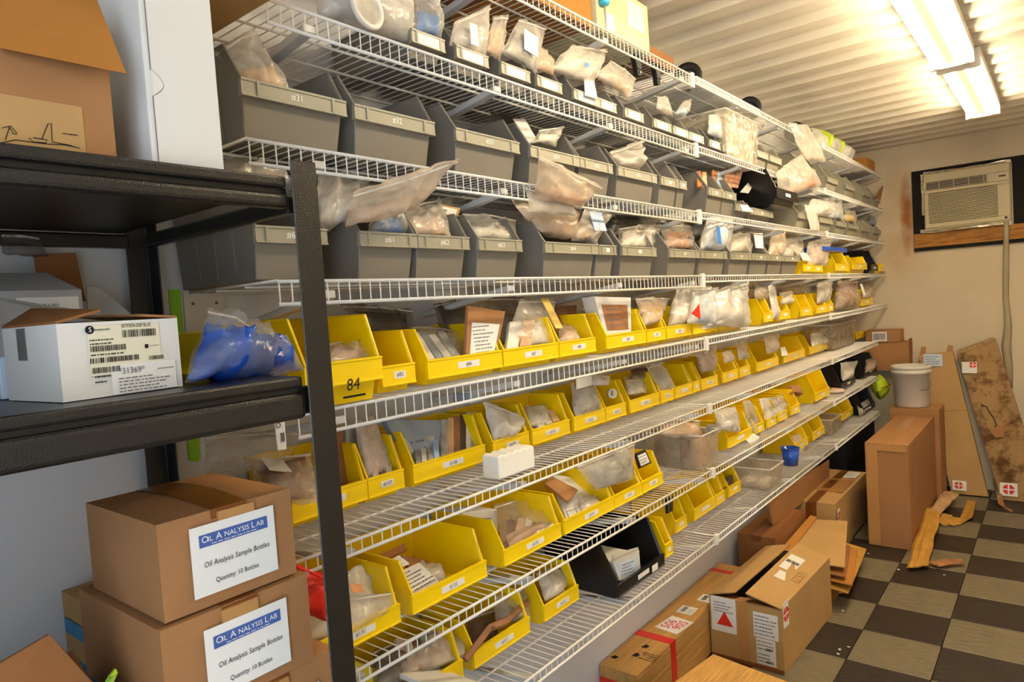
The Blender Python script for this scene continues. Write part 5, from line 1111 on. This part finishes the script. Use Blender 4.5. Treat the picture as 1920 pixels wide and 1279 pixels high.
# big upright cartons by the back wall, bucket on top
b = cardbox('carton', 'large upright orange brown carton standing before the back wall', .445, .672, 4.44, 5.46, .002, .612, 'cardboard', .006, None, 'y', 'clear_tape')
obj('tape_strip', MB().box(.450, .512, 4.4330, 4.4345, .01, .61), 'clear_tape', b); obj('tape_strip', MB().box(.46, .66, 4.4325, 4.434, .575, .611), 'clear_tape', b)
b = cardbox('carton', 'second large brown carton under the white bucket at back wall', .40, .70, 5.475, 5.735, .002, .655, 'cardboard', .004, None, 'x', 'clear_tape')
bu = empty('bucket', 'white plastic bucket with wire handle on the back carton', 'bucket'); bc = (.52, 5.605, .663)
obj('bucket_body', MB().lathe([(0, 0), (.103, 0), (.108, .006), (.121, .235), (.128, .236), (.128, .262), (.123, .262), (.123, .268), (.128, .270), (.128, .292), (.118, .292), (.104, .010), (0, .010)], bc, 36), 'bucket_white', bu, smooth=True)
ha_ = [Vector((bc[0]+.13*math.cos(t)*.75+.02, bc[1]-.13*math.cos(t)*.7, bc[2]+.255-.13*math.sin(t))) for t in [math.pi*k/12 for k in range(13)]]
ha_ = [p+Vector((.06*math.sin(math.pi*k/12), -.10*math.sin(math.pi*k/12), 0)) for k, p in enumerate(ha_)]
obj('handle', MB().tube(ha_, .0028, 6), 'metal_dull', bu, smooth=True)
b = cardbox('carton', 'brown carton half behind the bucket at the end of seventh shelf', .15, .475, 5.84, 5.985, .888, 1.10, 'cardboard', .003, None, 'x', None)
obj('side_flap', MB().box(.475, .479, 5.85, 5.98, 1.0, 1.125), 'cardboard_dark', b)
b = cardbox('carton', 'small orange brown carton with white label at the end of sixth shelf', .19, .425, 5.83, 5.98, 1.106, 1.195, 'cardboard', .002, None, 'x', None)
lp = patch(b, 'paper_label', 'paper', (.285, 5.8275, 1.15), (1, 0, 0), (0, 0, 1), .10, .07); bars(lp, (.285, 5.8275, 1.15), (1, 0, 0), (0, 0, 1), .085, .05, 77, lift=.0012)
# leaning flat cartons at the back wall
def leaning(name, label, f4, th, m):
    """f4: front face bottom left, bottom right, top right, top left"""
    t = empty(name, label, 'box'); q = [Vector(p) for p in f4]
    n = (q[1]-q[0]).cross(q[3]-q[0]).normalized()
    mb = MB(); N = 8; sub = []
    for lay in (0, 1):
        for j in range(N+1):
            for i in range(5):
                u, v = i/4, j/N; p = (q[0]*(1-u)+q[1]*u)*(1-v)+(q[3]*(1-u)+q[2]*u)*v
                p = p-n*(th*lay)+n*(.006*noise.noise(p*6)*(1 if 0 < i < 4 else .4)); mb.v.append(tuple(p))
    m1 = (N+1)*5
    for lay in (0, m1):
        for j in range(N):
            for i in range(4): a = lay+j*5+i; mb.f.append((a, a+1, a+6, a+5))
    ring = list(range(5))+[j*5+4 for j in range(1, N+1)]+[N*5+i for i in range(3, -1, -1)]+[j*5 for j in range(N-1, 0, -1)]
    for k in range(len(ring)): a, b = ring[k], ring[(k+1) % len(ring)]; mb.f.append((a, b, m1+b, m1+a))
    obj('carton_body', mb, m, t); return t, q, n
p4 = [at(1784, 924, 2, .004), at(1853, 930, 2, .004), at(1786, 659, 1, 5.915), at(1723, 665, 1, 5.915)]
p4[0].y = p4[1].y = 5.78; p4[0] = at(1784, 924, 1, 5.78); p4[1] = at(1853, 928, 1, 5.78); p4[0].z = p4[1].z = .004
t, q, n = leaning('leaning_carton', 'tall tan carton leaning on the back wall beside the bucket', p4, .06, 'cardboard_light')
def qp(q, u, v): return (q[0]*(1-u)+q[1]*u)*(1-v)+(q[3]*(1-u)+q[2]*u)*v
r1 = (q[1]-q[0]).normalized(); u1 = n.cross(r1)
lp = patch(t, 'paper_label', 'paper', qp(q, .28, .06)+n*.008, r1, u1, .085, .07); splat(lp, qp(q, .26, .06)+n*.008, r1, u1, .026)
lp = patch(t, 'paper_label', 'paper_blue', qp(q, .38, .95)+n*.008, r1, u1, .12, .09); textlines(lp, qp(q, .38, .95)+n*.009, r1, u1, .1, .07, 4, 61, 'ink_grey')
for u_, w_ in ((.02, .06), (.82, .05)): obj('torn_flap', MB().slab([qp(q, u_, 1), qp(q, u_+.18, 1), qp(q, u_+.2, 1)+u1*w_*.8, qp(q, u_+.06, 1)+u1*w_], -n*.004), 'cardboard', t)
obj('cut_line', MB().slab([qp(q, .02, .58)+n*.007, qp(q, .98, .585)+n*.007, qp(q, .98, .588)+n*.007, qp(q, .02, .583)+n*.007], n*.0008), 'cardboard_dark', t)
p4 = [at(1877, 938, 1, 5.74), at(1877, 938, 1, 5.74)+Vector((.26, 0, 0)), at(1865, 633, 1, 5.90), at(1793, 659, 1, 5.90)]
p4[0].z = p4[1].z = .004
t, q, n = leaning('leaning_carton', 'dirty stained carton leaning at the right edge of the back wall', p4, .06, 'dirty_carton')
r1 = (q[1]-q[0]).normalized(); u1 = n.cross(r1)
lp = patch(t, 'paper_label', 'paper', qp(q, .24, .07)+n*.009, r1, u1, .10, .09); splat(lp, qp(q, .24, .07)+n*.009, r1, u1, .034)
lp = patch(t, 'paper_label', 'paper', qp(q, .20, .87)+n*.009, r1, u1, .09, .08); splat(lp, qp(q, .30, .88)+n*.009, r1, u1, .022)
obj('plastic_wrap', MB().slab([qp(q, 0, .97)+n*.002, qp(q, 1, .985)+n*.002, qp(q, .95, 1.01)-n*.03, qp(q, .05, 1.01)-n*.03], n*.003), 'tinfoil', t)
tear = [qp(q, u, v)+n*.009 for u, v in ((.20, .62), (.32, .60), (.36, .55), (.40, .53), (.42, .48), (.28, .45))]
obj('torn_gash', MB().tube(tear, .0028, 5), 'black_board', t); obj('torn_flap', MB().slab([qp(q, .22, .46)+n*.01, qp(q, .62, .48)+n*.012, qp(q, .5, .40)+n*.01, qp(q, .3, .40)+n*.01], n*.004), 'cardboard', t)
st = obj('loose_strip', MB().slab([at(1862, 905, 2, .05), at(1872, 902, 2, .08), at(1884, 950, 2, .02), at(1900, 957, 2, .01), at(1895, 960, 2, .004), at(1872, 945, 2, .02)], (0, 0, -.003)), 'cardboard'); tag(st, 'narrow torn cardboard strip between the two leaning cartons', 'scrap'); obj('foil_edge', MB().slab([at(1860, 890, 2, .1), at(1866, 888, 2, .1), at(1878, 935, 2, .03), at(1870, 935, 2, .03)], (0, 0, .003)), 'tinfoil', st)
# torn kraft paper and tape on the floor
kp = obj('kraft_wrap', pillow([at(1701, 1064, 2, .02), at(1741, 1062, 2, .02), at(1762, 962, 2, .08), at(1733, 953, 2, .09)], .05, 91, .3, 8, 14, .5), 'kraft_paper'); tag(kp, 'crumpled strip of kraft paper and tape on the floor by the large carton', 'paper')
obj('taped_end', pillow([at(1740, 962, 2, .05), at(1762, 965, 2, .05), at(1800, 925, 2, .06), at(1768, 922, 2, .07)], .06, 92, .3, 8, 8, .5), 'tan_part', kp); obj('dark_scrap', pillow([at(1738, 1052, 2, .02), at(1760, 1062, 2, .02), at(1810, 1056, 2, .02), at(1800, 1048, 2, .03)], .02, 93, .6, 8, 6, .5), 'brown_part', kp)
tl = obj('tape_curl', MB().slab([at(1815, 938, 2, .01), at(1830, 940, 2, .01), at(1824, 970, 2, .02), at(1800, 984, 2, .006), at(1768, 986, 2, .004), at(1756, 976, 2, .03), at(1775, 968, 2, .03), at(1800, 972, 2, .01)], (0, 0, .003)), 'kraft_paper'); tag(tl, 'loose curl of brown tape on the floor before the leaning cartons', 'tape'); obj('curl_end', pillow([at(1756, 980, 2, .01), at(1792, 986, 2, .01), at(1785, 965, 2, .04), at(1762, 962, 2, .04)], .03, 95, .3, 6, 6, .5), 'kraft_paper', tl)
rnd = random.Random(5)
for k, (px, py, lk) in enumerate([(1574, 1218, 'largest near the open carton'), (1571, 1226, 'beside the largest one'), (1591, 1213, 'right of the largest one'), (1684, 1068, 'on a dark tile left of the paper strip'), (1770, 1078, 'below the paper strip'), (1628, 1038, 'before the large carton'), (1580, 1145, 'on a pale tile')]):
    c = at(px, py, 2, .0006); r = .007; o = obj('paper_scrap', MB().slab([c+Vector((r*math.cos(a)*rnd.uniform(.6, 1.3), r*math.sin(a)*rnd.uniform(.6, 1.3), 0)) for a in [k2*1.256 for k2 in range(5)]], (0, 0, .001)), 'paper'); tag(o, f'tiny white paper scrap on the floor, {lk}', 'scrap', 'paper scraps on the floor')

# ------------------------------------------------------------------ window air conditioner in the back wall
AX0, AX1, AZ0, AZ1 = .592, 1.115, 1.925, 2.335
fr = empty('window_frame_board', 'black and raw wood surround boards around the air conditioner on back wall', 'frame')
obj('surround_board', MB().box(.515, .60, YB-.018, YB-.001, 1.86, 2.372), 'black_board', fr); obj('surround_board', MB().box(.60, 1.22, YB-.018, YB-.001, 2.345, 2.372), 'black_board', fr)
obj('raw_board', MB().box(.515, 1.22, YB-.026, YB-.001, 1.80, 1.905), 'wood_raw', fr, bevel=.002); obj('surround_board', MB().box(.515, 1.22, YB-.022, YB-.001, 1.775, 1.799), 'black_board', fr)
obj('surround_board', MB().box(1.125, 1.22, YB-.018, YB-.001, 1.905, 2.345), 'black_board', fr)
ac = empty('air_conditioner', 'beige window air conditioner with louvred grille on the back wall', 'air conditioner')
yf = YB-.055
obj('ac_case', MB().box(AX0, AX1, yf+.012, YB-.001, AZ0, AZ1), 'ac_plastic', ac, bevel=.006)
obj('front_frame', MB().box(AX0+.006, AX1-.006, yf, yf+.014, AZ0+.012, AZ0+.045), 'ac_plastic', ac, bevel=.004); obj('front_frame', MB().box(AX0+.006, AX1-.006, yf-.004, yf+.014, AZ0+.265, AZ0+.285), 'ac_plastic', ac, bevel=.004)
obj('front_frame', MB().box(AX0+.006, AX0+.03, yf, yf+.014, AZ0+.045, AZ0+.265), 'ac_plastic', ac, bevel=.003); obj('control_panel', MB().box(AX1-.075, AX1-.006, yf, yf+.014, AZ0+.045, AZ0+.265), 'ac_plastic', ac, bevel=.003)
obj('grille_back', MB().box(AX0+.03, AX1-.075, yf+.010, yf+.013, AZ0+.045, AZ0+.265), 'ac_dark', ac)
for k in range(18):
    z0 = AZ0+.049+k*.012; obj('louvre', MB().hexa([(AX0+.03, yf+.002, z0), (AX1-.075, yf+.002, z0), (AX1-.075, yf+.010, z0+.004), (AX0+.03, yf+.010, z0+.004)], [(AX0+.03, yf+.002, z0+.005), (AX1-.075, yf+.002, z0+.005), (AX1-.075, yf+.010, z0+.009), (AX0+.03, yf+.010, z0+.009)]), 'ac_plastic', ac)
obj('vent_back', MB().box(AX0+.02, AX0+.385, yf+.004, yf+.013, AZ0+.292, AZ0+.345), 'ac_dark', ac)
for k in range(4): obj('vent_slat', MB().box(AX0+.02, AX0+.385, yf, yf+.004, AZ0+.296+k*.013, AZ0+.299+k*.013), 'ac_plastic', ac)
for k in range(4): obj('vent_divider', MB().box(AX0+.10+k*.09, AX0+.104+k*.09, yf-.001, yf+.004, AZ0+.292, AZ0+.345), 'ac_plastic', ac)
obj('front_frame', MB().box(AX0+.39, AX1-.006, yf, yf+.014, AZ0+.287, AZ0+.35), 'ac_plastic', ac, bevel=.003); obj('display', MB().box(AX1-.065, AX1-.025, yf-.001, yf+.002, AZ0+.315, AZ0+.327), 'ac_dark', ac); obj('knob', MB().lathe([(0, 0), (.009, 0), (.009, .004), (0, .004)], (AX1-.03, yf, AZ0+.030), 14, (0, -1, 0)), 'ac_dark', ac)
obj('top_panel', MB().box(AX0+.006, AX1-.006, yf+.004, yf+.014, AZ0+.352, AZ1-.005), 'ac_plastic', ac)
for (xa, xb, za, zb_) in ((AX0-.015, AX0+.008, AZ0+.11, AZ1+.004), (AX0, AX1+.01, AZ1-.006, AZ1+.012), (AX0-.03, AX1, AZ0-.022, AZ0+.004)):
    N = 14; pts = []
    o = obj('foil_seal', pillow([(xa, YB-.045, za), (xb, YB-.045, za), (xb, YB-.045, zb_), (xa, YB-.045, zb_)], .022, 71+xa, .5, 14, 6, .5), 'tinfoil', ac)
hs = obj('drain_sleeve', MB().tube([(1.085, YB-.05, 1.925), (1.08, YB-.035, 1.80), (1.072, YB-.02, 1.60), (1.066, YB-.018, 1.40), (1.075, YB-.018, 1.20), (1.06, YB-.02, 1.05), (1.07, YB-.02, .90), (1.075, YB-.02, .75)], [.016, .017, .018, .018, .022, .028, .025, .016], 8), 'hose_grey', smooth=True); tag(hs, 'grey tape covered drain hose hanging down from the air conditioner', 'hose')
obj('tape_wrap', MB().lathe([(.015, -.02), (.02, -.015), (.02, .02), (.015, .025)], (1.07, YB-.02, 1.10), 10), 'hose_grey', hs)
